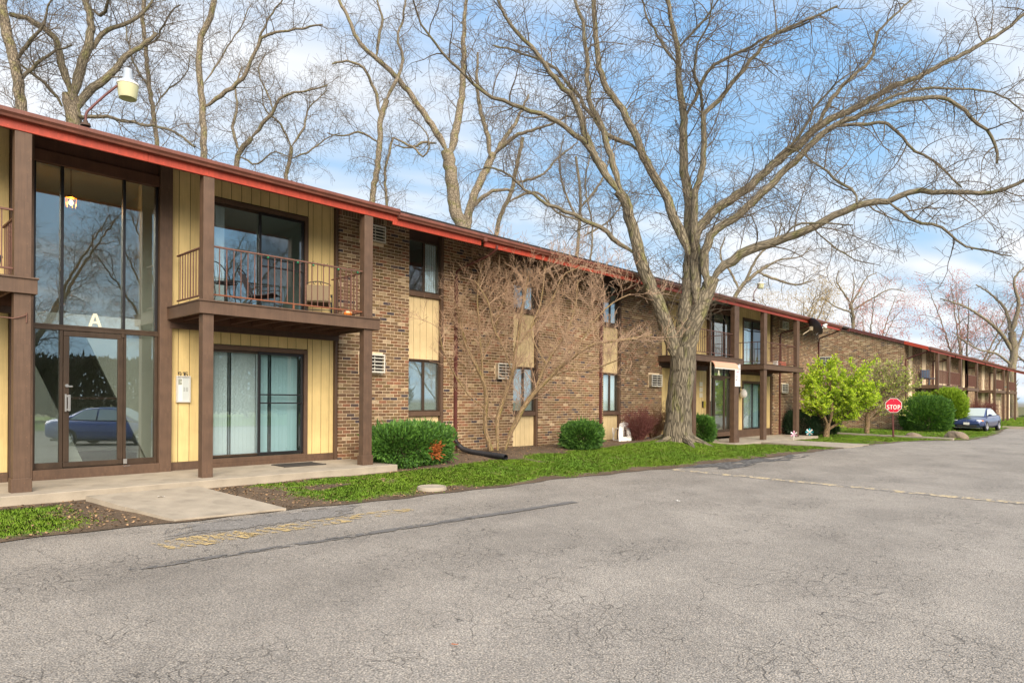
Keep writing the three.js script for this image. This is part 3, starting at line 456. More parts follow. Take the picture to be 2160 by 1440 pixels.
// balcony with posts, boards, joists and rails
function railing(g, a, b, y, opt = {}) {                        // a, b: [x, z]
  const L = Math.hypot(b[0] - a[0], b[1] - a[1]), n = Math.round(L / (opt.gap ?? 0.125)), P = (t, yy) => V(lerp(a[0], b[0], t), yy, lerp(a[1], b[1], t));
  const bar = (yy, h, w) => { const q = new RoundedBoxGeometry(L, h, w, 1, 0.004); q.rotateY(-Math.atan2(b[1] - a[1], b[0] - a[0])); q.translate((a[0] + b[0]) / 2, yy, (a[1] + b[1]) / 2); return metricUV(q); };
  mesh('top_rail', bar(y + 0.93, 0.028, 0.04), M.rail, g); mesh('bottom_rail', bar(y + 0.115, 0.026, 0.032), opt.rust ? M.railRust : M.rail, g);
  if (L > 2) mesh('rail_foot', merge([0.5].map((t) => { const p = P(t, 0); return rbox(p.x - 0.016, p.x + 0.016, y, y + 0.105, p.z - 0.016, p.z + 0.016, 0.003); })), opt.rust ? M.railRust : M.rail, g);
  for (let i = 1; i < n; i++) {
    const p = P(i / n, 0), twist = opt.twist && i % 4 === 2; let q;
    if (twist) { q = new THREE.BoxGeometry(0.015, 0.80, 0.015, 1, 22, 1); const s = q.attributes.position; for (let j = 0; j < s.count; j++) { const t = s.getY(j) * 22, c = Math.cos(t), d = Math.sin(t), x = s.getX(j), z = s.getZ(j); s.setX(j, x * c - z * d); s.setZ(j, x * d + z * c); } q.computeVertexNormals(); } else q = new THREE.BoxGeometry(0.0135, 0.80, 0.0135);
    q.translate(p.x, y + 0.52, p.z); mesh('baluster', q, M.rail, g);
  }
}
function postAt(g, x0, x1, z0, z1, y0, y1, base, m = M.trim) { mesh('post', rbox(x0, x1, y0, y1, z0, z1, 0.006), m, g); if (base) mesh('post_base', merge([rbox(x0 - 0.02, x1 + 0.02, y0 - 0.002, y0 + 0.2, z1 + 0.001, z1 + 0.022), rbox(x0 - 0.022, x0 - 0.001, y0 - 0.002, y0 + 0.2, z0 - 0.02, z1 + 0.001), rbox(x1 + 0.001, x1 + 0.022, y0 - 0.002, y0 + 0.2, z0 - 0.02, z1 + 0.001)]), m, g); }
function balcony(x0, x1, y, o) {                                // y: top of the deck
  const g = part('balcony', house), z1 = 1.49, h = 0.20;
  mesh('fascia_board', rbox(x0, x1, y - 0.215, y - 0.012, z1 - 0.04, z1, 0.004), M.trim, g);
  if (o.left !== false) mesh('fascia_board', rbox(x0, x0 + 0.04, y - 0.215, y - 0.012, 0.03, z1 - 0.041, 0.004), M.trim, g);
  if (o.right !== false) mesh('fascia_board', rbox(x1 - 0.04, x1, y - 0.215, y - 0.012, 0.03, z1 - 0.041, 0.004), M.trim, g);
  mesh('nosing', rbox(x0 - 0.015, x1 + 0.015, y - 0.011, y + 0.016, z1 - 0.11, z1 + 0.022, 0.004), M.trim, g);
  for (let z = 0.03; z < z1 - 0.2; z += 0.15) mesh('deck_board', rbox(x0 - 0.01, x1 + 0.01, y - 0.011, y + 0.014, z, Math.min(z + 0.144, z1 - 0.112), 0.003), M.trimDark, g);
  mesh('ledger', rbox(x0 + 0.05, x1 - 0.05, y - 0.25, y - 0.02, 0.005, 0.045, 0.004), M.beam, g); mesh('ledger', rbox(x0 + 0.05, x1 - 0.05, y - 0.36, y - 0.252, -0.06, 0.03, 0.004), M.trimDark, g);
  for (const x of steps(x0 + 0.3, x1 - 0.3, 0.42)) mesh('joist', rbox(x - 0.02, x + 0.02, y - 0.2, y - 0.014, 0.047, z1 - 0.043, 0.003), M.beam, g);
  for (const [a, b, ground, wide] of o.posts) { postAt(g, a, b, 1.275, 1.445, y + 0.017, SOFFIT(1.36) - 0.01, false); postAt(g, a - 0.0, b, 1.275, 1.445, ground, y - 0.217, wide); }
  const r = o.posts; if (o.front !== false) for (let i = 1; i < r.length; i++) railing(g, [r[i - 1][1], 1.36], [r[i][0], 1.36], y + 0.015, o); if (o.loose) railing(g, o.loose[0], o.loose[1], y + 0.015, o);
  if (o.railL !== undefined) railing(g, [o.railL, 0.06], [o.railL, 1.275], y + 0.015, { ...o, rust: false }); if (o.railR !== undefined) railing(g, [o.railR, 1.275], [o.railR, 0.06], y + 0.015, { ...o, rust: false });
  return g;
}

// ── brick: near section in single bricks (the 300 nearest), the rest as one mass
{
  const strips = [[9.86, 10.96], [13.53, 14.59], [17.82, 18.85]], runs = [[7.94, 9.86], [10.96, 13.53], [14.59, 17.82], [18.85, 21.47]], holes = { 0: [[8.44, 9.08, 1.86, 2.30], [8.44, 9.08, 4.84, 5.24]], 1: [[12.80, 13.42, 1.82, 2.28]], 3: [[20.55, 21.3, 1.76, 2.24]] };
  const wall = part('brick_wall', house); for (const [a, b] of [...runs, [31.58, 37.75]]) mesh('mortar', box(a + 0.004, b - 0.004, -0.55, 5.56, -0.32, -0.0062), M.mortar, wall);
  let all = []; runs.forEach(([a, b], i) => { all = all.concat(layBricks(a, b, -0.31, 5.5, 900 + i, 0, holes[i] ?? [], 5.31)); });
  all = all.concat(layBricks(31.58, 37.75, -0.62, 5.5, 907, 0.04, [[32.3, 33.2, 1.66, 2.16], [32.3, 33.2, 4.78, 5.2]], 5.31));
  const far = (b) => Math.hypot((b[0] + b[1]) / 2, 12.8, (b[2] + b[3]) / 2 - 1.27);
  const order = all.map((b) => [far(b), b]).sort((p, q) => p[0] - q[0]);
  brickPieces(order.slice(0, 300).map((q) => q[1]), 'x', 0, wall); brickStuff(order.slice(300).map((q) => q[1]), 'x', 0, wall);
  void strips;
}
windowStrip(9.86, 10.96, 0, { low: 'blind', up: 'curtain', screen: true });
windowStrip(13.53, 14.59, -0.04, { low: 'blind', up: 'curtain' });
windowStrip(17.82, 18.85, -0.07, { low: 'shade', up: 'curtain' });

// ── near stair hall, its sliding doors and siding
entrance(2.40, 4.27, 0, 1, true);
{
  const z = -0.105, J = 4.482, b1 = 7.87;
  const q = [5.22, 5.41, 5.6, 5.8, 6.0, 6.19, 6.38, 6.58, 6.79, 6.98, 7.17], right = [7.245, 7.36, 7.57, 7.77, b1];
  siding(house, [J, 4.63, 4.83, 5.03, 5.135], 0.085, 2.62, z); siding(house, [5.14, ...q.slice(1, 10), 7.24], 2.31, 2.62, z); siding(house, right, 0.085, 2.62, z);
  siding(house, [J, 4.63, 4.83, 5.03, 5.135], 2.9, 5.47, z); siding(house, [5.14, ...q.slice(1, 10), 7.24], 5.14, 5.47, z); siding(house, right, 2.9, 5.47, z);
  mesh('base_board', rbox(J, b1, -0.07, 0.083, -0.2, -0.075), M.trim, house);
  mesh('corner_board', rbox(b1 + 0.001, 7.938, -0.07, 5.47, -0.15, -0.03), M.trim, house);
  slidingDoor(5.225, 7.155, 0.07, 2.21, z, { bar: 1.16, blinds: [[0.03, 0.49, 41, [4]], [0.5, 0.97, 42, [3]]] }, house);
  slidingDoor(5.225, 7.155, 2.93, 5.03, z, { bar: 3.93, blinds: [[0.03, 0.16, 43, []]] }, house);
  balcony(4.39, 7.97, 2.895, { posts: [[4.46, 4.64, -0.068], [7.62, 7.82, -0.068, true]], railL: 4.55, railR: 7.72, twist: true, rust: true });
}
// ── end of the balcony of the next flat, only its right side in view
{
  const z = -0.105; siding(house, steps(-0.6, 2.1, 0.2), 0.085, 2.62, z); siding(house, steps(-0.6, 2.1, 0.2), 2.9, 5.47, z);
  mesh('base_board', rbox(-0.6, 2.1, -0.07, 0.083, -0.2, -0.075), M.trim, house); mesh('corner_board', rbox(2.102, 2.238, -0.07, 5.47, -0.2, -0.02), M.trimDark, house);
  balcony(-1.7, 2.17, 2.93, { posts: [[-1.6, -1.4, -0.068], [1.905, 2.105, -0.068, true]], railR: 2.0, twist: true });
  mesh('pipe_bracket', merge([pipe([V(1.70, 2.36, 1.30), V(1.78, 2.37, 1.38), V(1.9, 2.36, 1.45), V(1.99, 2.39, 1.47), V(2.05, 2.42, 1.46)], 0.008, 6, 20), pipe([V(2.05, 2.31, 1.455), V(2.05, 2.45, 1.455)], 0.008, 6, 4)]), M.rail, house);
}
// ── far stair hall with a balcony either side
entrance(25.28, 27.3, -0.13, 1.08, false);
{
  const z = -0.105, d = -0.13;
  siding(house, steps(21.48, 25.11, 0.205), 0.0, 2.62 + d, z); siding(house, steps(21.48, 25.11, 0.205), 2.9 + d, 5.47, z);
  siding(house, steps(27.52, 28.46, 0.205), 0.0, 2.62 + d, z); siding(house, steps(27.52, 28.46, 0.205), 2.9 + d, 5.47, z); siding(house, steps(30.68, 31.50, 0.205), 0.0, 2.62 + d, z); siding(house, steps(30.68, 31.50, 0.205), 2.9 + d, 5.47, z);
  siding(house, steps(28.46, 30.68, 0.205), 2.18, 2.62 + d, z); siding(house, steps(28.46, 30.68, 0.205), 5.0, 5.47, z);
  mesh('base_board', merge([rbox(21.48, 25.11, -0.4, -0.002, -0.2, -0.075), rbox(27.52, 31.50, -0.4, -0.002, -0.2, -0.075)]), M.trim, house);
  mesh('corner_board', rbox(31.502, 31.578, -0.4, 5.47, -0.15, -0.03), M.trim, house);
  slidingDoor(28.55, 30.6, -0.03, 2.09, z, { bar: false, blinds: [[0.03, 0.49, 51, []], [0.5, 0.97, 52, []]] }, house);
  slidingDoor(28.55, 30.6, 2.82, 4.92, z, { bar: false, blinds: [[0.03, 0.49, 53, []]] }, house);
  slidingDoor(22.0, 24.0, 2.82, 4.92, z, { bar: false, blinds: [[0.03, 0.49, 54, []], [0.5, 0.97, 55, []]] }, house);
  balcony(21.2, 25.0, 2.90, { posts: [[21.12, 21.36, -0.332], [24.35, 24.75, -0.332, true]], railR: 24.55, gap: 0.15 });
  balcony(27.0, 31.4, 2.81, { posts: [[27.1, 27.4, -0.332], [30.72, 31.02, -0.332]], railL: 27.2, railR: 30.9, gap: 0.15 });
}
// ── roof, eaves, gutters and downspouts
{
  const X0 = -7, X1 = 37.9, ridgeZ = -5.5, roofY = (z) => 5.225 + (1.5 - z) * 0.285;
  mesh('roof', merge([extrudeX([[1.51, roofY(1.51)], [ridgeZ, roofY(ridgeZ)], [-12.5, roofY(1.5)], [-12.5, roofY(1.5) - 0.14], [ridgeZ, roofY(ridgeZ) - 0.16], [1.45, roofY(1.45) - 0.10]], X0, X1)]), M.roof, house);
  for (let i = 0; i < 24; i++) { const a = lerp(X0, X1, i / 24), b = lerp(X0, X1, (i + 0.997) / 24), d = 0.03; mesh('soffit_board', extrudeX([[1.42, SOFFIT(1.42)], [-0.3, SOFFIT(-0.3)], [-0.3, SOFFIT(-0.3) + d], [1.42, SOFFIT(1.42) + d]], a, b), M.trimDark, house); }
  // red fascia under a brown box gutter; from X = 8.42 on the roof edge sits a little lower
  const K = (dy, a, b) => extrudeX([[1.462, 5.215 + dy], [1.462, 5.095 + dy], [1.545, 5.095 + dy], [1.555, 5.125 + dy], [1.585, 5.155 + dy], [1.585, 5.20 + dy], [1.575, 5.212 + dy], [1.565, 5.20 + dy], [1.545, 5.145 + dy], [1.535, 5.115 + dy], [1.48, 5.115 + dy], [1.48, 5.215 + dy]], a, b);
  mesh('gutter', K(0.01, X0, 8.40), M.gutter, house); mesh('gutter', K(-0.055, 8.405, 21.5), M.gutter, house); mesh('gutter', K(-0.02, 21.505, 36.6), M.gutter, house);
  for (const [a, b, dy, m] of [[X0, 3.6, 0, M.red], [3.604, 8.30, 0, M.red], [8.304, 10.85, -0.065, M.red], [10.96, 15.4, -0.065, M.red], [15.404, 21.5, -0.065, M.redOld], [21.504, 27.4, -0.03, M.redOld], [27.404, 33.0, -0.03, M.redOld], [33.004, 36.7, -0.03, M.red]]) mesh('fascia_board', rbox(a, b, 4.975 + dy, 5.20 + dy, 1.42, 1.46, 0.004), m, house);
  mesh('rake_board', extrudeX([[1.5, 5.20], [-5.5, 7.18], [-5.5, 6.98], [1.5, 4.99]], 37.9, 37.95), M.maroon, house);
  const spout = (x, yTop, dy, bot) => { const pts = [V(x, 5.05 + dy, 1.52), V(x, 4.96 + dy, 1.5), V(x, 4.84 + dy, 1.2), V(x, 4.68 + dy, 0.3), V(x, 4.60 + dy, 0.055), V(x, 4.4 + dy, 0.045)]; mesh('downspout', merge([pipe(pts, 0.032, 4, 40, 0.2), box(x - 0.036, x + 0.036, bot, 4.42 + dy, 0.006, 0.07)]), M.maroon, house); };
  spout(11.33, 0, -0.06, -0.02); spout(17.62, 0, -0.06, 0); spout(32.35, 0, -0.05, -0.35);
  mesh('downspout', merge([pipe([V(36.5, 5.05, 1.52), V(36.5, 4.98, 1.5), V(36.9, 4.86, 1.0), V(37.6, 4.7, 0.1), V(37.66, 4.5, 0.05)], 0.032, 4, 40, 0.2), box(37.62, 37.70, -0.4, 4.52, 0.006, 0.07)]), M.maroon, house);
  // outlet where the gutters join
  mesh('gutter_outlet', rbox(10.86, 10.95, 5.0, 5.13, 1.50, 1.57), M.gutter, house);
  // the shell that closes the house: back and end walls, upper floor
  mesh('shell', merge([box(-6, 37.75, -0.6, 5.3, -12, -11.8), box(-6, -5.8, -0.6, 5.3, -12, -0.3), box(37.55, 37.745, -0.6, 5.3, -12, -0.33), box(-5.8, -0.6, -0.4, 5.47, -0.3, -0.2)]), M.mortar, house);
  mesh('upper_floor', merge([box(-5.8, 2.0, 2.62, 2.9, -11.8, -0.115), box(4.9, 24.85, 2.62, 2.86, -11.8, -0.33), box(27.95, 37.5, 2.5, 2.75, -11.8, -0.33), box(4.482, 7.87, 2.622, 2.898, -0.33, -0.1), box(21.48, 25.1, 2.50, 2.76, -0.33, -0.1), box(27.52, 31.5, 2.50, 2.76, -0.33, -0.1)]), M.trimDark, house);
  mesh('wall_core', merge([box(5.0, 5.08, -0.1, 5.3, -0.33, -0.155), box(7.3, 7.9, -0.1, 5.3, -0.34, -0.155), box(-5.8, 2.1, -0.1, 5.47, -0.33, -0.16), box(21.48, 21.7, -0.3, 5.3, -0.34, -0.155)]), M.groove, house);
  mesh('interior_wall', box(-5.8, 37.5, -0.4, 5.3, -8.0, -7.9), M.roomWall, house);
  mesh('vent_grille', merge(Array.from({ length: 9 }, (_, i) => box(8.91 + i * 0.037, 8.93 + i * 0.037, -0.05, 0.05, 0.001, 0.014)).concat([box(8.89, 9.25, 0.05, 0.065, 0.001, 0.016), box(8.89, 9.25, -0.065, -0.05, 0.001, 0.016)])), M.white, house);
}

// ═════════════════════════ THE FAR BUILDING ═════════════════════════
const far = thing('apartment_building', 'far brick apartment building whose windowless gable end rises behind the stop sign', 'building');
{
  const d = -0.5, F = 2.0, eave = 3.35, roofY = (z) => 4.66 + (eave - z) * 0.325, X0 = 47, X1 = 93;
  const wall = part('brick_wall', far); mesh('mortar', box(X0 + 0.0062, X1, -1, 4.95, F - 0.3, F - 0.0062), M.mortar, wall); mesh('mortar', merge([box(X0 + 0.0062, X0 + 0.3, -1, 4.95, -14, F - 0.3), extrudeX([[F - 0.02, 4.95], [F - 0.02, roofY(F) - 0.12], [-5.5, roofY(-5.5) - 0.12], [-13, 4.95]], X0 + 0.0062, X0 + 0.3)]), M.mortar, wall);
  // gable bricks follow the rake; front bricks leave out the window strips and flats
  const gable = layBricks(-9, F, -0.7, 7.5, 921, 0.14).filter((b) => b[3] < roofY(Math.max(b[0], b[1])) - 0.12);
  brickStuff(gable, 'z', X0, wall);
  const open = [[48.1, 49.05], [51.7, 52.8], [55.2, 61.2], [65.8, 66.6], [74.8, 76.4], [80, 86.5]];
  brickStuff(layBricks(X0, 92, -0.7, 4.9, 931, 0.12, open.map(([a, b]) => [a, b, -2, 9])), 'x', F, wall);
  for (const [a, b] of open.filter(([p, q]) => q - p < 2)) {
    const g = part('window_strip', far);
    mesh('panel', merge([box(a, b, 1.75 + d, 3.3 + d, F - 0.1, F - 0.03), box(a, b, -1, 0.5 + d, F - 0.1, F - 0.03)]), M.panel, g); mesh('side_board', merge([box(a, a + 0.06, -1, 4.9, F - 0.12, F - 0.02), box(b - 0.1, b, -1, 4.9, F - 0.12, F - 0.02)]), M.trim, g);
    for (const y of [0.6, 3.4]) { const w = part('window', far); frameBars(a + 0.061, b - 0.101, y + d, y + 1.3 + d, F - 0.03, 0.05, 0.05, M.bronze, w); pane(a + 0.1, b - 0.14, y + 0.04 + d, y + 1.26 + d, F - 0.06, w); mesh('curtain', box(a + 0.08, b - 0.12, y + d, y + 1.3 + d, F - 0.2, F - 0.18), M.louverBox, w); }
  }
  for (const [a, b] of open.filter(([p, q]) => q - p > 2)) {
    siding(far, steps(a, b, 0.4), -0.6, 4.95, F - 0.06);
    const c = (a + b) / 2;
    for (const [x0, x1] of [[a + 0.35, a + 1.6], [c - 0.2, c + 1.0], [b - 1.8, b - 0.3]]) for (const y of [0.1, 3.0]) {
      const w = part('sliding_door', far); frameBars(x0, x1, y + d - 0.1, y + 2.05 + d, F + 0.01, 0.09, 0.06, M.trim, w); pane(x0 + 0.08, x1 - 0.08, y + d, y + 1.98 + d, F - 0.01, w); mesh('curtain', box(x0 + 0.05, lerp(x0, x1, 0.55), y + d, y + 1.98 + d, F - 0.045, F - 0.03), M.blind, w); roomBox(x0 + 0.02, x1 - 0.02, y + d, y + 1.98 + d, F - 2.2, F - 0.055, w);
    }
  }
  for (const [a, b, ps] of [[49.6, 57.6, [53.2, 57.2]], [59.4, 64.2, [59.6, 63.7]], [72.5, 78.5, [72.8, 78]], [80.5, 86.5, [80.8, 86]]]) {
    const g = part('balcony', far), y = 2.9 + d, z1 = F + 1.35;
    mesh('deck', merge([rbox(a, b, y - 0.24, y, F + 0.02, z1, 0.01)]), M.trim, g);
    for (const p of [a + 0.2, ...ps]) mesh('post', rbox(p - 0.13, p + 0.13, -0.7, roofY(z1) - 0.2, z1 - 0.19, z1 - 0.02, 0.008), M.trim, g);
    const bars = [rbox(a, b, y + 0.93, y + 0.97, z1 - 0.12, z1 - 0.08, 0.004), rbox(a, b, y + 0.1, y + 0.13, z1 - 0.12, z1 - 0.08, 0.004)]; for (let x = a; x < b; x += 0.14) bars.push(box(x, x + 0.018, y + 0.13, y + 0.93, z1 - 0.11, z1 - 0.09));
    for (let z = F + 0.1; z < z1 - 0.1; z += 0.14) bars.push(box(a + 0.02, a + 0.038, y + 0.1, y + 0.95, z, z + 0.018)); mesh('railing', merge(bars), M.rail, g);
  }
  mesh('roof', merge([extrudeX([[eave, roofY(eave)], [-5.5, roofY(-5.5)], [-13.8, roofY(1)], [-13.8, roofY(1) - 0.12], [-5.5, roofY(-5.5) - 0.12], [eave, roofY(eave) - 0.12]], X0 - 0.12, X1)]), M.roof, far);
  mesh('soffit', extrudeX([[eave - 0.1, roofY(eave) - 0.17], [F - 0.1, roofY(F) - 0.17], [F - 0.1, roofY(F) - 0.13], [eave - 0.1, roofY(eave) - 0.13]], X0 + 0.02, X1), M.trimDark, far);
  const rake = (z0, z1, m, k) => mesh('rake_board', extrudeX([[z0, roofY(z0) + 0.012], [z1, roofY(z1) + 0.012], [z1, roofY(z1) - 0.2], [z0, roofY(z0) - 0.2]], X0 - 0.16 - k, X0 - 0.122), m, far);
  rake(2.02, -5.5, M.maroon, 0); rake(eave - 0.02, 2.03, M.red, 0.004);
  for (const [a, b, dy] of [[X0 - 0.1, 60, 0], [60.01, 84, 0.03], [84.01, X1, 0]]) { mesh('gutter', extrudeX([[eave, roofY(eave) + dy], [eave, roofY(eave) - 0.12 + dy], [eave + 0.09, roofY(eave) - 0.12 + dy], [eave + 0.13, roofY(eave) + dy]], a, b), M.gutter, far); mesh('fascia_board', box(a, b, roofY(eave) - 0.24, roofY(eave) - 0.1, eave - 0.05, eave - 0.004), M.redOld, far); }
  for (const [x, top] of [[47.15, 3.9], [54.75, 4.2], [66.9, 4.2], [79, 4.2]]) mesh('downspout', merge([pipe([V(x, 4.5, eave + 0.04), V(x, 4.42, eave), V(x, 4.15, F + 0.5), V(x, top, F + 0.06), V(x, top - 0.3, F + 0.05)], 0.045, 4, 30, 0.2), box(x - 0.05, x + 0.05, -0.5, top - 0.25, F + 0.005, F + 0.09)]), M.maroon, far);
  mesh('shell', merge([box(X0 + 0.3, X1, 2.1, 2.3, -13, F - 0.31), box(X1 - 0.2, X1, -1, 5, -13, F - 0.31), box(X0 + 0.3, X1, -1, 5, -13.2, -13)]), M.roomWall, far);
}

// ═════════════════════════ THINGS ON THE NEAR BUILDING ═════════════════════════
// through-wall air conditioners: sleeve, louvred grille
function airConditioner(label, x0, x1, y0, y1, z, out, group) {
  const t = thing('air_conditioner', label, 'air conditioner', [(x0 + x1) / 2, (y0 + y1) / 2, z], 0, group), w = (x1 - x0) / 2, h = (y1 - y0) / 2;
  mesh('sleeve', merge([rbox(-w, w, h - 0.02, h, -0.2, out), rbox(-w, w, -h, -h + 0.02, -0.2, out), rbox(-w, -w + 0.02, -h + 0.02, h - 0.02, -0.2, out), rbox(w - 0.02, w, -h + 0.02, h - 0.02, -0.2, out), box(-w + 0.02, w - 0.02, -h + 0.02, h - 0.02, -0.2, out - 0.09)]), M.louverBox, t);
  mesh('grille_frame', merge([rbox(-w - 0.012, w + 0.012, h - 0.025, h + 0.014, out + 0.001, out + 0.02), rbox(-w - 0.012, w + 0.012, -h - 0.014, -h + 0.025, out + 0.001, out + 0.02), rbox(-w - 0.012, -w + 0.02, -h + 0.026, h - 0.026, out + 0.001, out + 0.02), rbox(w - 0.02, w + 0.012, -h + 0.026, h - 0.026, out + 0.001, out + 0.02)]), M.louver, t);
  const n = 5; for (let i = 1; i < n; i++) mesh('louver', rbox(-w + 0.021, w - 0.021, lerp(-h, h, i / n) - 0.011, lerp(-h, h, i / n) + 0.011, out - 0.012, out + 0.012, 0.003), M.louver, t);
  mesh('divider', merge([rbox(w * 0.15 - 0.008, w * 0.15 + 0.008, -h + 0.026, h - 0.026, out - 0.03, out - 0.013, 0.002)]), M.louver, t);
  mesh('coil', box(-w + 0.02, w - 0.02, -h + 0.02, h - 0.02, out - 0.089, out - 0.06), M.dark, t); return t;
}
airConditioner('wall air conditioner above the near balcony, half behind its right upper post', 8.46, 9.06, 4.86, 5.22, 0, 0.13);
airConditioner('wall air conditioner at ground level half behind the right post under the near balcony', 8.46, 9.06, 1.88, 2.28, 0, 0.13);
airConditioner('wall air conditioner on the brick behind the bare tan shrub', 12.82, 13.38, 1.85, 2.26, 0, 0.10);
airConditioner('wall air conditioner under a rusty lintel just before the big tree trunk', 20.58, 21.27, 1.79, 2.2, 0, 0.12);
airConditioner('wall air conditioner above the far balcony beside the satellite dish', 32.35, 33.1, 4.82, 5.16, 0, 0.14);
airConditioner('wall air conditioner at ground level behind the last far balcony post', 32.35, 33.1, 1.7, 2.12, 0, 0.14);
{ const t = airConditioner('white air conditioner in the gable wall above the bright green bushes', -0.42, 0.42, -0.28, 0.28, 0, 0.16); t.position.set(47, 4.0, -2.7); t.rotation.y = -Math.PI / 2; }

// dusk-to-dawn lamps on bent arms, standing on the roof edge
function yardLight(name, label, at, arm) {
  const t = thing(name, label, 'lamp', at);
  mesh('base_plate', merge([cyl(V(0, -0.02, 0), V(0, 0.02, 0), 0.07, 0.06, 16), cyl(V(0, 0.02, 0), V(0, 0.06, 0), 0.035, 0.03, 12)]), M.trimDark, t);
  mesh('arm', pipe(arm, 0.018, 10, 40, 0.25), M.maroon, t);
  const e = arm[arm.length - 1], lathe = (p, y) => { const g = new THREE.LatheGeometry(p.map((q) => new THREE.Vector2(...q)), 36); g.translate(e.x + 0.13, e.y + y, e.z); return g; };
  mesh('bracket', merge([cyl(V(e.x - 0.01, e.y, e.z), V(e.x + 0.06, e.y + 0.06, e.z), 0.022, 0.022, 10), cyl(V(e.x + 0.0, e.y + 0.075, e.z), V(e.x + 0.26, e.y + 0.1, e.z), 0.012, 0.012, 8)]), M.trimDark, t);
  mesh('housing', lathe([[0, 0.30], [0.03, 0.30], [0.035, 0.285], [0.058, 0.285], [0.062, 0.24], [0.075, 0.11], [0.076, 0.1], [0, 0.1]], 0), std({ color: rgb(0.36, 0.41, 0.47), roughness: 0.5 }), t);
  mesh('collar', lathe([[0.07, 0.105], [0.115, 0.092], [0.152, 0.062], [0.156, 0.04], [0.15, 0.036], [0.1, 0.07]], 0), M.white, t);
  mesh('refractor', lathe([[0.148, 0.038], [0.146, 0.0], [0.138, -0.08], [0.127, -0.145], [0.124, -0.17], [0.118, -0.17], [0.121, -0.14], [0.132, -0.08], [0.14, 0.03]], 0), new THREE.MeshPhysicalMaterial({ color: rgb(0.72, 0.72, 0.46), transmission: 0.35, thickness: 0, roughness: 0.95 }), t);
  mesh('bulb', lathe([[0, -0.09], [0.04, -0.07], [0.05, -0.02], [0.03, 0.05], [0, 0.06]], 0), M.white, t);
  return t;
}
yardLight('yard_light', 'white yard light on a bent maroon arm at the left roof edge', [2.76, 5.31, 1.42], [V(0, 0.05, 0), V(0.0, 0.14, 0), V(0.02, 0.2, 0), V(0.09, 0.30, 0), V(0.25, 0.52, 0), V(0.43, 0.74, 0)]);
yardLight('yard_light', 'small distant yard light above the far end of the roof, right of the big trunk', [28.0, 5.62, 0.6], [V(0, 0.05, 0), V(0, 0.3, 0), V(0.1, 0.42, 0), V(0.35, 0.62, 0), V(0.55, 0.78, 0)]);

// lantern hanging in the stair hall, lit
{
  const t = thing('lantern', 'lit brass lantern hanging on a chain inside the glazed entrance', 'lantern', [3.24, 4.84, -1.5]);
  mesh('chain', merge(Array.from({ length: 15 }, (_, i) => { const g = new THREE.TorusGeometry(0.014, 0.0035, 5, 10); g.scale(0.8, 1.5, 1); g.rotateY((i % 2) * 1.57); g.translate(0, 0.17 + i * 0.04, 0); return g; })), M.bronze, t);
  const brass = std({ color: rgb(0.55, 0.34, 0.10), metalness: 0.7, roughness: 0.35 });
  mesh('cage', merge([...[0, 1, 2, 3, 4, 5].map((i) => { const a = i * Math.PI / 3; return cyl(V(Math.cos(a) * 0.075, -0.1, Math.sin(a) * 0.075), V(Math.cos(a) * 0.09, 0.08, Math.sin(a) * 0.09), 0.006, 0.006, 5); }), new THREE.CylinderGeometry(0.025, 0.1, 0.06, 6).translate(0, 0.115, 0), new THREE.CylinderGeometry(0.08, 0.05, 0.025, 6).translate(0, -0.115, 0)]), brass, t);
  mesh('bulb', new THREE.SphereGeometry(0.038, 14, 10).scale(1, 1.35, 1), std({ color: 0xffffff, emissive: rgb(1, 0.62, 0.22), emissiveIntensity: 5 }), t);
  const l = new THREE.PointLight(0xffb060, 0.5, 0, 2); l.position.set(3.24, 4.84, -1.5); l.castShadow = true; scene.add(l);
}

// intercom cabinet and house number
{
  const c = document.createElement('canvas'); c.width = 192; c.height = 384; const g = c.getContext('2d'); g.fillStyle = '#cfd2cf'; g.fillRect(0, 0, 192, 384); g.fillStyle = '#dfe0dc'; g.fillRect(0, 0, 84, 384); g.fillStyle = '#c3c9c6'; g.fillRect(86, 8, 106, 370); g.fillStyle = '#8d9184'; g.fillRect(16, 30, 58, 92); g.fillStyle = '#b6b9a8'; for (let i = 0; i < 6; i++) g.fillRect(18, 40 + i * 14, 54, 3); g.fillStyle = '#e9ebe0'; g.fillRect(48, 72, 24, 8);
  g.fillStyle = '#55544c'; for (let i = 0; i < 4; i++) { g.fillRect(100, 166 + i * 18, 26, 6); g.fillRect(140, 166 + i * 18, 34, 6); } g.fillStyle = '#9c9c96'; g.fillRect(18, 14, 42, 5);
  const tx = new THREE.CanvasTexture(c); tx.colorSpace = THREE.SRGBColorSpace;
  const t = thing('intercom', 'pale metal intercom cabinet on the cream planks beside the entrance glazing', 'intercom', [4.71, 1.43, -0.1]);
  mesh('cabinet', merge([rbox(-0.125, 0.125, 0.225, 0.245, 0, 0.05, 0.004), rbox(-0.125, 0.125, -0.245, -0.225, 0, 0.05, 0.004), rbox(-0.125, -0.105, -0.224, 0.224, 0, 0.05, 0.004), rbox(0.105, 0.125, -0.224, 0.224, 0, 0.05, 0.004), box(-0.105, 0.105, -0.225, 0.225, 0, 0.02)]), std({ color: rgb(0.72, 0.70, 0.64), roughness: 0.4, metalness: 0.3 }), t);
  const f = new THREE.PlaneGeometry(0.205, 0.445); f.translate(0, 0, 0.026); mesh('face_plate', f, std({ map: tx, roughness: 0.35 }), t);
  const num = thing('house_number', 'small black house number 916 above the intercom cabinet', 'house number', [4.70, 1.752, -0.095]);
  const dg = [['9', -0.045], ['1', 0.028], ['6', 0.066]]; for (const [s, x] of dg) { const q = letters(s, 0.085, 0.006, serif); q.translate(x, -0.042, 0); mesh('digit', q, M.dark, num); }
}

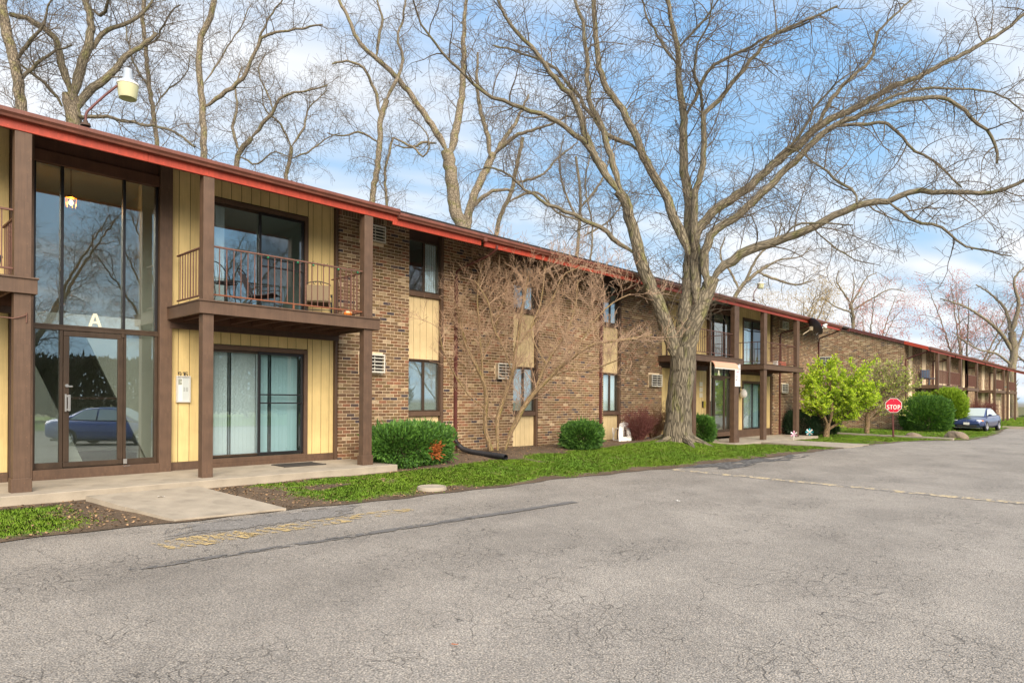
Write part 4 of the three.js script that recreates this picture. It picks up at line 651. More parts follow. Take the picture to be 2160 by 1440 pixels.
// patio chairs, side table and pumpkin on the near balcony
function sideFrame(m, t, x) { mesh('arm_frame', merge([pipe([V(x, 0.0, 0.24), V(x, 0.3, 0.26), V(x, 0.42, 0.25), V(x, 0.44, 0.18), V(x, 0.43, -0.1), V(x, 0.5, -0.26)], 0.011, 6, 40, 0.4), pipe([V(x, 0.0, -0.28), V(x, 0.2, -0.16), V(x, 0.34, -0.2)], 0.011, 6, 16, 0.4)]), m, t); }
function patioChair(label, at, turn, slingTone) {
  const t = thing('patio_chair', label, 'chair', at, turn, undefined), m = M.blackMetal, sling = std({ color: rgb(...slingTone), roughness: 0.85 });
  for (const x of [-0.25, 0.25]) sideFrame(m, t, x);
  const curve = (pts, w, th) => { const s = new THREE.CatmullRomCurve3(pts), n = 16, pos = [], idx = []; for (let i = 0; i <= n; i++) { const p = s.getPoint(i / n); for (const [x, o] of [[-w, 0], [w, 0], [w, -th], [-w, -th]]) pos.push(x, p.y + o, p.z + o * 0.5); if (i) { const a = (i - 1) * 4, b = a + 4; for (let k = 0; k < 4; k++) { const l = (k + 1) % 4; idx.push(a + k, b + k, b + l, a + k, b + l, a + l); } } } const g = new THREE.BufferGeometry(); g.setAttribute('position', new THREE.Float32BufferAttribute(pos, 3)); g.setIndex(idx); const q = g.toNonIndexed(); q.computeVertexNormals(); return metricUV(q); };
  mesh('seat', curve([V(0, 0.27, -0.24), V(0, 0.285, -0.1), V(0, 0.31, 0.12), V(0, 0.335, 0.22), V(0, 0.30, 0.27)], 0.225, 0.022), sling, t);
  mesh('backrest', curve([V(0, 0.28, -0.23), V(0, 0.5, -0.31), V(0, 0.72, -0.41)], 0.225, 0.02), sling, t);
  const sc = (x, r) => { const g = new THREE.TorusGeometry(r, 0.007, 5, 20, 5); g.translate(x, 0.765, -0.43); return g; };
  mesh('crest_rail', merge([pipe([V(-0.25, 0.72, -0.41), V(-0.2, 0.76, -0.428), V(0, 0.80, -0.44), V(0.2, 0.76, -0.428), V(0.25, 0.72, -0.41)], 0.011, 6, 24), sc(-0.07, 0.026), sc(0.07, 0.026), cyl(V(0, 0.72, -0.41), V(0, 0.80, -0.44), 0.006)]), m, t);
  mesh('stretcher', merge([cyl(V(-0.25, 0.12, 0.245), V(0.25, 0.12, 0.245), 0.009), cyl(V(-0.25, 0.12, -0.22), V(0.25, 0.12, -0.22), 0.009)]), m, t); return t;
}
patioChair('patio chair with a tan sling facing the lot at the right of the near balcony', [7.02, 2.91, 0.72], -0.5, [0.20, 0.15, 0.09]);
patioChair('dark patio chair turned sideways in front of the balcony sliding door', [5.86, 2.91, 0.75], 0.86, [0.03, 0.028, 0.032]);
{ const t = thing('patio_chair', 'wire patio chair with round seat at the left of the near balcony', 'chair', [5.12, 2.91, 0.75], 0.4), m = M.blackMetal, ring = (r, y, tz = 0) => { const g = new THREE.TorusGeometry(r, 0.009, 6, 28); g.rotateX(Math.PI / 2 + tz); g.translate(0, y, 0); return g; };
  mesh('seat', merge([ring(0.21, 0.44), ring(0.14, 0.435), ring(0.07, 0.432), ...[0, 1, 2, 3, 4, 5].map((i) => cyl(V(Math.cos(i * 0.524) * 0.21, 0.438, Math.sin(i * 0.524) * 0.21), V(-Math.cos(i * 0.524) * 0.21, 0.438, -Math.sin(i * 0.524) * 0.21), 0.004))]), m, t);
  mesh('backrest', merge([pipe([V(-0.2, 0.44, -0.05), V(-0.24, 0.62, -0.16), V(-0.14, 0.80, -0.23), V(0, 0.85, -0.25), V(0.14, 0.80, -0.23), V(0.24, 0.62, -0.16), V(0.2, 0.44, -0.05)], 0.01, 6, 40), ...[-0.12, -0.04, 0.04, 0.12].map((x) => cyl(V(x, 0.44, -0.18), V(x * 1.1, 0.82 - Math.abs(x) * 0.3, -0.235), 0.004))]), m, t);
  for (let i = 0; i < 4; i++) { const a = i * 1.571 + 0.785; mesh('leg', pipe([V(Math.cos(a) * 0.19, 0.43, Math.sin(a) * 0.19), V(Math.cos(a) * 0.16, 0.2, Math.sin(a) * 0.16), V(Math.cos(a) * 0.23, 0.0, Math.sin(a) * 0.23)], 0.008, 6, 16), m, t); } }
{ const t = thing('pumpkin', 'small orange and white striped gourd on the balcony floor by the post', 'pumpkin', [7.42, 2.985, 1.16]), g = new THREE.SphereGeometry(0.085, 32, 18), p = g.attributes.position; for (let i = 0; i < p.count; i++) { const a = Math.atan2(p.getZ(i), p.getX(i)), k = 0.93 + 0.07 * Math.abs(Math.cos(a * 4)); p.setXYZ(i, p.getX(i) * k, p.getY(i) * 0.86, p.getZ(i) * k); } g.computeVertexNormals();
  mesh('fruit', g, std({ map: texture(128, 128, (u, v) => v > 0.56 ? (Math.floor(u * 16) % 4 === 0 ? [0.5, 0.05, 0.03] : [0.72, 0.58, 0.34]) : [0.78, 0.22, 0.025].map((c) => c * (0.7 + 0.5 * fbm(u * 12, v * 6, 12, 3, 801)))), roughness: 0.5 }), t); mesh('stem', pipe([V(0, 0.07, 0), V(0.008, 0.1, 0), V(0.02, 0.115, 0)], 0.009, 6, 8), M.twig, t); }
{ const t = thing('string_lights', 'wire of small green string lights wound along the near balcony rail', 'string lights'); const r = rng(55), pts = []; for (let i = 0; i <= 70; i++) pts.push(V(5.0 + i * 0.0372, 3.842 + (r() - 0.55) * 0.075, 1.36 + (i % 2 ? 0.03 : -0.03))); mesh('wire', pipe(pts, 0.0035, 5, 500), std({ color: rgb(0.06, 0.10, 0.05), roughness: 0.6 }), t);
  for (const x of [5.62, 6.2, 6.52, 7.06, 7.5]) mesh('bulb', new THREE.SphereGeometry(0.022, 10, 8).translate(x, 3.80, 1.385), std({ color: rgb(0.01, 0.16, 0.07), roughness: 0.15 }), t); }
// things on the balcony at the left edge
{ const t = thing('flower_pot', 'grey plastic bucket pot on the balcony floor at the left edge', 'pot', [1.66, 2.945, 1.2]); const g = new THREE.LatheGeometry([[0, 0], [0.10, 0], [0.14, 0.26], [0.155, 0.265], [0.155, 0.29], [0.14, 0.29], [0.135, 0.25], [0, 0.24]].map((q) => new THREE.Vector2(...q)), 28); mesh('pot', g, std({ color: rgb(0.13, 0.17, 0.2), roughness: 0.5 }), t); const r = rng(91), lf = []; for (let i = 0; i < 50; i++) { const q = new THREE.PlaneGeometry(0.05, 0.09); q.rotateX(-0.8 * r()); q.rotateY(r() * 6.28); q.translate((r() - 0.5) * 0.2, 0.27 + r() * 0.1, (r() - 0.5) * 0.2); lf.push(q); } stuff(mesh('leaves', merge(lf), std({ color: rgb(0.35, 0.08, 0.04), side: THREE.DoubleSide, roughness: 0.8 }), t)); }
{ const t = thing('hanging_ornament', 'orange ornament hanging by a cord from the eaves at the left edge', 'ornament', [1.52, 4.47, 1.1]); const g = new THREE.IcosahedronGeometry(0.12, 1); g.scale(0.9, 1.05, 0.9); mesh('shade', g, std({ color: rgb(0.75, 0.20, 0.06), roughness: 0.6, flatShading: true }), t); mesh('cord', cyl(V(0, 0.12, 0), V(-0.03, 0.64, 0), 0.006), M.dark, t); }
// doormat, and drain pipe on the lawn
{ const t = thing('doormat', 'dark doormat on the slab under the near sliding door', 'doormat', [6.72, -0.058, 0.52], -0.02); const g = rbox(-0.42, 0.42, -0.006, 0.012, -0.26, 0.26, 0.005); mesh('mat', g, std({ color: rgb(0.065, 0.055, 0.05), roughness: 1, map: tWood }), t); mesh('binding', merge([rbox(-0.45, 0.45, -0.006, 0.016, 0.261, 0.285), rbox(-0.45, 0.45, -0.006, 0.016, -0.285, -0.261)]), M.dark, t); }
{ const t = thing('drain_pipe', 'black corrugated drain pipe lying from the downspout across the mulch', 'pipe'); const c = new THREE.CatmullRomCurve3([V(11.36, 0.10, 0.14), V(11.34, 0.02, 0.32), V(11.32, -0.03, 0.7), V(11.28, -0.055, 1.2), V(11.2, -0.06, 1.7), V(11.12, -0.07, 2.05)]); const g = new THREE.TubeGeometry(c, 220, 0.062, 14), p = g.attributes.position; for (let i = 0; i <= 220; i++) { const ctr = c.getPointAt(i / 220), k = 1 + 0.10 * Math.sin(i * 1.26 * 1.2); for (let j = 0; j <= 14; j++) { const q = i * 15 + j; p.setXYZ(q, ctr.x + (p.getX(q) - ctr.x) * k, ctr.y + (p.getY(q) - ctr.y) * k, ctr.z + (p.getZ(q) - ctr.z) * k); } } g.computeVertexNormals(); mesh('pipe', g, std({ color: rgb(0.022, 0.022, 0.026), roughness: 0.5 }), t); mesh('elbow', pipe([V(11.33, 0.32, 0.045), V(11.34, 0.2, 0.06), V(11.36, 0.09, 0.2)], 0.05, 10, 16), M.blackMetal, t); }
// utility cover at the lawn edge
{ const y = lotY(7.33, 3.95), g = new THREE.CylinderGeometry(0.25, 0.26, 0.05, 28); const t = thing('utility_cover', 'round grey concrete utility cover at the lawn edge', 'utility cover', [7.35, lawnY(7.35, 3.92) + 0.02, 3.92]); void y; mesh('lid', g, M.concrete, t); mesh('rim', new THREE.TorusGeometry(0.235, 0.012, 6, 36).rotateX(Math.PI / 2).translate(0, 0.026, 0), M.concrete, t); }
// overturned white plastic chair by the wall
{ const t = thing('plastic_chair', 'white plastic garden chair lying on its back beside the red-brown shrub', 'chair', [17.75, -0.03, 0.9], -0.5), m = std({ color: rgb(0.80, 0.78, 0.74), roughness: 0.45 });
  const s = new THREE.Shape(); s.moveTo(-0.22, 0); s.quadraticCurveTo(-0.24, 0.3, -0.15, 0.55); s.quadraticCurveTo(0, 0.64, 0.12, 0.56); s.quadraticCurveTo(0.22, 0.3, 0.2, 0); s.quadraticCurveTo(0, -0.07, -0.22, 0); const hole = new THREE.Path(); hole.moveTo(-0.08, 0.14); hole.lineTo(-0.04, 0.46); hole.lineTo(0.06, 0.46); hole.lineTo(0.09, 0.14); s.holes.push(hole); const g = new THREE.ExtrudeGeometry(s, { depth: 0.03, bevelEnabled: true, bevelSize: 0.012, bevelThickness: 0.012, bevelSegments: 2 }); g.rotateX(-0.12); mesh('backrest', g, m, t);
  mesh('seat', rbox(-0.2, 0.2, 0.0, 0.035, -0.45, 0.0, 0.012), m, t); for (const [x, z] of [[-0.19, -0.42], [0.19, -0.42]]) mesh('leg', cyl(V(x, 0.03, z), V(x * 1.1, 0.42, z - 0.03), 0.022, 0.018), m, t); for (const x of [-0.22, 0.22]) mesh('arm', pipe([V(x, 0.42, 0.0), V(x * 1.1, 0.36, -0.2), V(x, 0.05, -0.42)], 0.02, 6, 16), m, t); }

// satellite dish on the last upper post
{ const t = thing('satellite_dish', 'dark round satellite dish on the last far balcony post', 'satellite dish', [31.95, 4.72, 1.75], 0);
  const pr = []; for (let i = 0; i <= 10; i++) { const r = 0.42 * i / 10; pr.push(new THREE.Vector2(r, 0.55 * r * r)); } for (let i = 10; i >= 0; i--) { const r = 0.42 * i / 10; pr.push(new THREE.Vector2(r, 0.55 * r * r - 0.012)); }
  const q = new THREE.Quaternion().setFromUnitVectors(V(0, 1, 0), V(0.62, 0.42, 0.52).normalize()); const g = new THREE.LatheGeometry(pr, 40); g.scale(1, 1, 1.12); g.applyQuaternion(q); mesh('reflector', g, std({ color: rgb(0.05, 0.05, 0.062), roughness: 0.45 }), t);
  const d = V(0.62, 0.42, 0.52).normalize(); mesh('feed_arm', cyl(V(0.02, -0.36, 0.1), d.clone().multiplyScalar(0.55).add(V(0, -0.2, 0)), 0.016), M.silver, t); const h = d.clone().multiplyScalar(0.58).add(V(0, -0.18, 0)); mesh('receiver', merge([cyl(h.clone().add(V(-0.06, -0.03, -0.04)), h.clone().add(V(0.1, 0.05, 0.07)), 0.06, 0.05, 12), rbox(h.x, h.x + 0.22, h.y - 0.1, h.y - 0.02, h.z - 0.05, h.z + 0.05)]), M.white, t);
  mesh('bracket', merge([cyl(V(-0.03, -0.02, -0.02), V(-0.42, -0.35, -0.35), 0.022), rbox(-0.2, -0.05, -0.16, 0.02, -0.13, -0.02)]), M.louverBox, t); }
// parking notice on the middle far post
{ const c = document.createElement('canvas'); c.width = 96; c.height = 256; const g = c.getContext('2d'); g.fillStyle = '#eeecee'; g.fillRect(0, 0, 96, 256); g.fillStyle = '#4c5350'; g.fillRect(12, 8, 72, 6); g.strokeStyle = '#8d928f'; g.lineWidth = 3; g.strokeRect(12, 10, 70, 38); g.fillStyle = '#5a5f5a'; g.fillRect(2, 53, 92, 5); g.fillStyle = '#dca9b4'; g.fillRect(38, 66, 46, 12); g.fillStyle = '#c3bcc0'; g.fillRect(14, 66, 18, 12); g.fillStyle = '#b06a78'; g.fillRect(24, 88, 44, 8); g.fillRect(40, 106, 10, 10); g.fillStyle = '#7a7a80'; for (let i = 0; i < 4; i++) g.fillRect(14, 134 + i * 14, 44 - (i % 2) * 8, 5); g.fillStyle = '#1d1d24'; g.fillRect(14, 178, 12, 14); g.fillRect(66, 182, 12, 14); g.fillStyle = '#d9dde3'; g.fillRect(6, 206, 84, 34);
  const tx = new THREE.CanvasTexture(c); tx.colorSpace = THREE.SRGBColorSpace; const t = thing('parking_sign', 'white parking notice fixed to the middle post of the far balconies', 'sign', [24.58, 2.27, 1.463], -0.12);
  const p = new THREE.PlaneGeometry(0.36, 0.86); p.translate(0, 0, 0.0145); mesh('notice', p, std({ map: tx, roughness: 0.4 }), t); mesh('plate', rbox(-0.185, 0.185, -0.435, 0.435, 0, 0.013, 0.004), M.white, t); mesh('bolt', merge([cyl(V(0, 0.41, 0.012), V(0, 0.41, 0.022), 0.012), cyl(V(0, -0.41, 0.012), V(0, -0.41, 0.022), 0.012)]), M.silver, t); }
// small peach awning over the far entrance, wall plates and box beside it
{ const t = thing('awning', 'short peach roll-up awning hung below the far balcony over the entrance', 'awning', [23.25, 2.62, 1.5]); const s = []; for (let i = 0; i <= 10; i++) { const a = i / 10 * 1.4; s.push([0.02 + 0.17 * Math.sin(a), 0.10 - 0.26 * (1 - Math.cos(a)) - 0.02 * i / 10]); } const prof = s.concat(s.slice().reverse().map(([z, y]) => [z - 0.02, y - 0.015])); mesh('canopy', extrudeX(prof, -0.95, 0.95), std({ color: rgb(0.78, 0.42, 0.28), roughness: 0.7 }), t); mesh('valance', rbox(-0.96, 0.96, -0.175, -0.135, 0.165, 0.185, 0.004), M.white, t); mesh('pull_rod', cyl(V(-1.05, 0.05, 0.05), V(-1.05, -1.35, 0.05), 0.02), M.louverBox, t); }
{ const t = thing('wall_notice', 'three small cream notices stacked on the siding beside the far entrance', 'notice', [24.62, 1.72, -0.098]); for (const y of [0.22, 0, -0.22]) mesh('notice', rbox(-0.13, 0.13, y - 0.09, y + 0.09, 0, 0.02, 0.006), std({ color: rgb(0.75, 0.68, 0.5), roughness: 0.6 }), t); const b = thing('key_box', 'small yellow key box on the siding left of the far entrance', 'box', [24.85, 1.13, -0.098]); mesh('case', rbox(-0.07, 0.1, -0.13, 0.13, 0, 0.06, 0.01), std({ color: rgb(0.45, 0.36, 0.03), roughness: 0.5 }), b); mesh('flap', rbox(-0.12, -0.072, -0.13, 0.13, 0, 0.05, 0.008), M.dark, b); }
{ const t = thing('wall_lamp', 'white coach lamp on the siding beside the far ground floor sliding door', 'lamp', [28.12, 1.62, -0.09]); mesh('shade', new THREE.LatheGeometry([[0, 0.2], [0.1, 0.14], [0.16, 0], [0.14, -0.14], [0.05, -0.2], [0, -0.2]].map((q) => new THREE.Vector2(...q)), 20).translate(0, 0, 0.2), M.white, t); mesh('bracket', merge([rbox(-0.05, 0.05, -0.05, 0.3, 0, 0.03), cyl(V(0, 0.26, 0.02), V(0, 0.22, 0.2), 0.02)]), M.dark, t); }
// boxes and pots on the far balcony
{ const r = rng(63); const lab = ['terracotta planter box on the far right balcony edge', 'white jar among the pots on the far right balcony edge', 'low tan planter at the left of the far right balcony edge']; [[29.6, 0.7, 0.2, [0.45, 0.12, 0.07]], [28.95, 0.2, 0.2, [0.75, 0.72, 0.68]], [28.1, 0.7, 0.12, [0.5, 0.36, 0.2]]].forEach(([x, w, h, c], i) => { const t = thing('planter', lab[i], 'planter', [x, 2.828, 1.18]); mesh('box', merge([rbox(-w / 2, w / 2, 0, h, 0.06, 0.08), rbox(-w / 2, w / 2, 0, h, -0.08, -0.06), rbox(-w / 2, -w / 2 + 0.02, 0, h, -0.058, 0.058), rbox(w / 2 - 0.02, w / 2, 0, h, -0.058, 0.058)]), std({ color: rgb(...c), roughness: 0.8 }), t); mesh('soil', box(-w / 2 + 0.021, w / 2 - 0.021, 0.02, h - 0.03, -0.058, 0.058), M.mulch, t); void r; }); }

// stop sign
{
  const t = thing('stop_sign', 'red octagonal stop sign on a rusty post in the grass', 'stop sign', [36.15, lawnY(36.15, 4.05), 4.05], -1.30), oct = (r, d, z) => { const s = new THREE.Shape(); for (let i = 0; i < 8; i++) { const a = (i + 0.5) * Math.PI / 4; s[i ? 'lineTo' : 'moveTo'](Math.cos(a) * r, Math.sin(a) * r); } s.closePath(); const g = new THREE.ExtrudeGeometry(s, { depth: d, bevelEnabled: false }); g.translate(0, 1.56, z); return g; };
  mesh('border', oct(0.375, 0.004, 0.03), M.white, t); mesh('plate', oct(0.352, 0.004, 0.0355), std({ color: rgb(0.62, 0.012, 0.045), roughness: 0.4 }), t);
  const w = letters('STOP', 0.215, 0.003); w.scale(0.80, 1, 1); w.translate(0, 1.482, 0.041); mesh('lettering', w, M.white, t); mesh('post', merge([rbox(-0.03, 0.03, -0.1, 1.2, -0.02, 0.028, 0.004), rbox(-0.045, 0.045, -0.1, 1.2, -0.03, -0.021, 0.003)]).rotateZ(0.03), M.maroon, t); mesh('bolt', merge([cyl(V(0, 1.80, 0.03), V(0, 1.80, 0.045), 0.014), cyl(V(0, 1.30, 0.03), V(0, 1.30, 0.045), 0.014)]), M.silver, t);
}
// boulders
function boulder(label, at, sx, sy, sz, seed, turn) { const g = new THREE.IcosahedronGeometry(1, 5), p = g.attributes.position, v = V(0, 0, 0); for (let i = 0; i < p.count; i++) { v.fromBufferAttribute(p, i); const n = fbm(v.x * 1.3 + 9 + seed, v.y * 1.3 + v.z * 1.7 + 9, 999, 4, seed), k = 0.75 + 0.5 * n; p.setXYZ(i, v.x * k * sx, Math.max(v.y, -0.3) * k * sy, v.z * k * sz); } g.computeVertexNormals(); const uv = g.attributes.uv; for (let i = 0; i < uv.count; i++) uv.setXY(i, p.getX(i), p.getZ(i) + p.getY(i)); const t = thing('boulder', label, 'boulder', at, turn); mesh('rock', g, std({ map: tConcrete, color: rgb(0.62, 0.55, 0.5), bumpMap: tConcrete, bumpScale: 0.02, roughness: 0.95 }), t); }
boulder('pale boulder in the grass just right of the stop sign post', [36.9, -0.46, 4.75], 0.36, 0.24, 0.42, 3, 0.4);
boulder('rounded grey boulder on the lawn corner in front of the parked sedan', [38.3, -0.48, 6.25], 0.40, 0.36, 0.58, 8, -0.5);
// garden spinners
{ const t = thing('garden_spinner', 'turquoise and white garden spinner beside the last far post', 'garden spinner', [32.6, lawnY(32.6, 1.35), 1.35], -1.15); const teal = std({ color: rgb(0.03, 0.38, 0.46), roughness: 0.4, side: THREE.DoubleSide }); for (let i = 0; i < 8; i++) { const g = new THREE.PlaneGeometry(0.075, 0.14); g.rotateY(0.5); g.translate(0, 0.10, 0); g.rotateZ(i * Math.PI / 4); g.translate(0, 0.26, 0.05); mesh('blade', g, i % 2 ? M.white : teal, t); } mesh('hub', cyl(V(0, 0.26, 0.0), V(0, 0.26, 0.1), 0.04, 0.03, 14), M.white, t); mesh('stake', cyl(V(0, -0.1, 0), V(0, 0.34, 0), 0.012), M.blackMetal, t); }
{ const t = thing('garden_spinner', 'small white and pink pinwheel standing in the grass by the far slab', 'garden spinner', [28.9, lawnY(28.9, 2.0), 2.0], -0.9); const pk = std({ color: rgb(0.7, 0.35, 0.5), side: THREE.DoubleSide }), wh = std({ color: rgb(0.8, 0.78, 0.76), side: THREE.DoubleSide }); for (let i = 0; i < 6; i++) { const g = new THREE.PlaneGeometry(0.07, 0.14); g.rotateY(0.6); g.translate(0, 0.08, 0); g.rotateZ(i * Math.PI / 3); g.translate(0, 0.3, 0.03); mesh('blade', g, i % 2 ? wh : pk, t); } mesh('stake', cyl(V(0, -0.1, 0), V(0, 0.3, 0), 0.01), M.white, t); }
// chairs on the second building's balconies
{ for (const [l, x, y, z, c] of [['teal chair on the second distant balcony of the far building', 81.6, 2.42, 2.7, [0.03, 0.22, 0.24]], ['dark blue chair on the first balcony of the far building', 50.7, 2.42, 2.6, [0.05, 0.08, 0.13]]]) { const t = thing('balcony_chair', l, 'chair', [x, y, z], -0.6), m = std({ color: rgb(...c), roughness: 0.6 }); mesh('seat', rbox(-0.35, 0.35, 0.38, 0.45, -0.3, 0.35, 0.02), m, t); mesh('backrest', rbox(-0.35, 0.35, 0.452, 1.0, -0.34, -0.28, 0.02), m, t); for (const a of [-0.3, 0.3]) for (const b of [-0.27, 0.3]) mesh('leg', rbox(a - 0.025, a + 0.025, 0, 0.378, b - 0.025, b + 0.025), m, t); } }
// bits of paper on the ground
{ const r = rng(31); const lab = ['white scrap of paper on the upper flag of the walk', 'white scrap of paper out on the asphalt beyond the tar strip', 'small orange leaf on the near asphalt']; [[3.45, 2.55, lerp(-0.125, -0.19, 0.6) + 0.008, 0.09, 0xd8d4cc], [9.75, 7.3, lotY(9.75, 7.3) + 0.014, 0.09, 0xd8d4cc], [2.98, 9.45, lotY(2.98, 9.45) + 0.014, 0.045, 0xb06a40]].forEach(([x, z, y, s, c], i) => { const g = new THREE.PlaneGeometry(s, s * 0.5, 6, 3), p = g.attributes.position; for (let k = 0; k < p.count; k++) p.setZ(k, (r() - 0.3) * s * 0.18); g.rotateX(-Math.PI / 2); g.rotateY(i); g.computeVertexNormals(); const t = mesh(i === 2 ? 'fallen_leaf' : 'paper_scrap', g, std({ color: c, roughness: 0.9, side: THREE.DoubleSide })); t.position.set(x, y, z); tag(t, lab[i], i === 2 ? 'leaf' : 'paper'); }); }

// ═════════════════════════ TREES AND SHRUBS ═════════════════════════
class Tubes {                                                   // collects tapered tubes into one geometry
  constructor() { this.p = []; this.n = []; this.u = []; this.i = []; }
  add(pts, radii, sides, rough = 0, cap = true) {
    const base = this.p.length / 3, t = V(0, 0, 0), a = V(0, 0, 0), b = V(0, 0, 0), n = pts.length; let len = 0, ref = null;
    for (let k = 0; k < n; k++) {
      t.subVectors(pts[Math.min(k + 1, n - 1)], pts[Math.max(k - 1, 0)]).normalize(); if (k) len += pts[k].distanceTo(pts[k - 1]);
      if (!ref) ref = Math.abs(t.y) < 0.9 ? V(0, 1, 0) : V(1, 0, 0); a.copy(ref).addScaledVector(t, -ref.dot(t)).normalize(); ref = a.clone(); b.crossVectors(t, a);
      for (let s = 0; s <= sides; s++) { const th = s / sides * 6.28319, c = Math.cos(th), d = Math.sin(th), nx = a.x * c + b.x * d, ny = a.y * c + b.y * d, nz = a.z * c + b.z * d; let r = radii[k]; if (rough) r *= 1 + rough * (0.6 * Math.sin(th * 3 + len * 1.3) + 0.5 * Math.sin(th * 5 - len * 2.1 + 1) + 0.35 * Math.sin(th * 11 + len * 0.8));
        this.p.push(pts[k].x + nx * r, pts[k].y + ny * r, pts[k].z + nz * r); this.n.push(nx, ny, nz); this.u.push(s / sides * Math.max(1, Math.round(radii[0] * 6.28)), len); }
    }
    const w = sides + 1; for (let k = 0; k < n - 1; k++) for (let s = 0; s < sides; s++) { const q = base + k * w + s; this.i.push(q, q + 1, q + w, q + 1, q + w + 1, q + w); } void cap;
  }
  geometry(recompute) { const g = new THREE.BufferGeometry(); g.setAttribute('position', new THREE.Float32BufferAttribute(this.p, 3)); g.setAttribute('normal', new THREE.Float32BufferAttribute(this.n, 3)); g.setAttribute('uv', new THREE.Float32BufferAttribute(this.u, 2)); g.setIndex(this.i); if (recompute) g.computeVertexNormals(); return g; }
}
// one limb: [radius at its foot, radius at its tip, [x, y, z], ...] smoothed into a wavering curve
function limbCurve(spec, r, wave) {
  const [r0, r1, ...q] = spec, c = new THREE.CatmullRomCurve3(q.map((v) => V(...v)), false, 'centripetal'), L = c.getLength(), n = Math.max(4, Math.round(L / 0.28)), pts = [], rad = [];
  for (let i = 0; i <= n; i++) { const p = c.getPointAt(i / n), k = i && i < n ? wave : 0; p.x += (r() - 0.5) * k; p.y += (r() - 0.5) * k; p.z += (r() - 0.5) * k; pts.push(p); rad.push(lerp(r0, r1, Math.pow(i / n, 0.85))); }
  return { pts, rad, L };
}
const UPV = V(0, 1, 0);
function randomPerp(t, r) { const v = V(r() - 0.5, r() - 0.5, r() - 0.5); return v.addScaledVector(t, -v.dot(t)).normalize(); }
function twigs(tb, pts, rad, L, o, r, level, f0) {              // o.levels[level]: spacing, length, radius, segments, sides, zig, up
  const lv = o.levels[level]; if (!lv) return;
  const n = Math.max(1, Math.round(L * (1 - f0) / lv.gap));
  for (let k = 0; k < n; k++) {
    const f = lerp(f0, 1, (k + r() * 0.9) / n), x = f * (pts.length - 1), i = Math.min(pts.length - 2, Math.floor(x)), p = V(0, 0, 0).lerpVectors(pts[i], pts[i + 1], x - i), t = V(0, 0, 0).subVectors(pts[i + 1], pts[i]).normalize(), pr = lerp(rad[i], rad[i + 1], x - i);
    const d = t.clone().multiplyScalar(lv.along ?? 0.55).add(randomPerp(t, r)).addScaledVector(UPV, lv.up * (0.4 + r())).normalize(), len = lv.len * (0.45 + 0.9 * r()) * (lv.taper ? 1 - lv.taper * f : 1), R = Math.min(pr * 0.62, lv.r * (0.7 + 0.6 * r())), m = lv.seg, q = [p.clone()], rr = [R];
    for (let s = 1; s <= m; s++) { d.add(V((r() - 0.5) * lv.zig, (r() - 0.5) * lv.zig + lv.trop, (r() - 0.5) * lv.zig)).normalize(); p.addScaledVector(d, len / m); q.push(p.clone()); rr.push(Math.max(R * (1 - 0.8 * s / m), lv.tip)); }
    if (o.avoid && q[q.length - 1].z < o.avoid) continue;
    tb.add(q, rr, lv.sides); twigs(tb, q, rr, len, o, r, level + 1, 0.15); if (o.leaf && level >= o.leafFrom) o.leaf(q, r);
  }
}
function tree(name, label, specs, o, group) {
  const r = rng(o.seed), t = thing(name, label, o.category ?? 'tree', [0, 0, 0], 0, group), crown = new Tubes();
  const curves = specs.map((s) => limbCurve(s, r, o.wave ?? 0.05));
  curves.forEach((c, k) => {
    const tb = new Tubes(); if (k && c.L > 1.2) c.rad = c.rad.map((q, i) => q * lerp(0.4, 1, Math.min(1, i / (c.rad.length - 1) * c.L / 0.7))); if (k === 0 && o.flare) { const h0 = c.pts[0].y; c.rad = c.rad.map((q, i) => q * (1 + o.flare * Math.exp(-(c.pts[i].y - h0) / (o.flareH ?? 0.35)))); }
    tb.add(c.pts, c.rad, k === 0 ? (o.trunkSides ?? 14) : o.sides ?? 9, k === 0 ? (o.rough ?? 0.03) : 0.03); mesh(k === 0 ? 'trunk' : 'limb', tb.geometry(k === 0), k === 0 ? o.bark : o.barkLimb, t);
    if (k || o.trunkTwigs) twigs(crown, c.pts, c.rad, c.L, o, r, 0, k === 0 ? 0.5 : (c.rad[0] > 0.14 ? 0.35 : 0.12));
  });
  if (crown.i.length) mesh('crown', crown.geometry(), o.twig, t);
  return t;
}
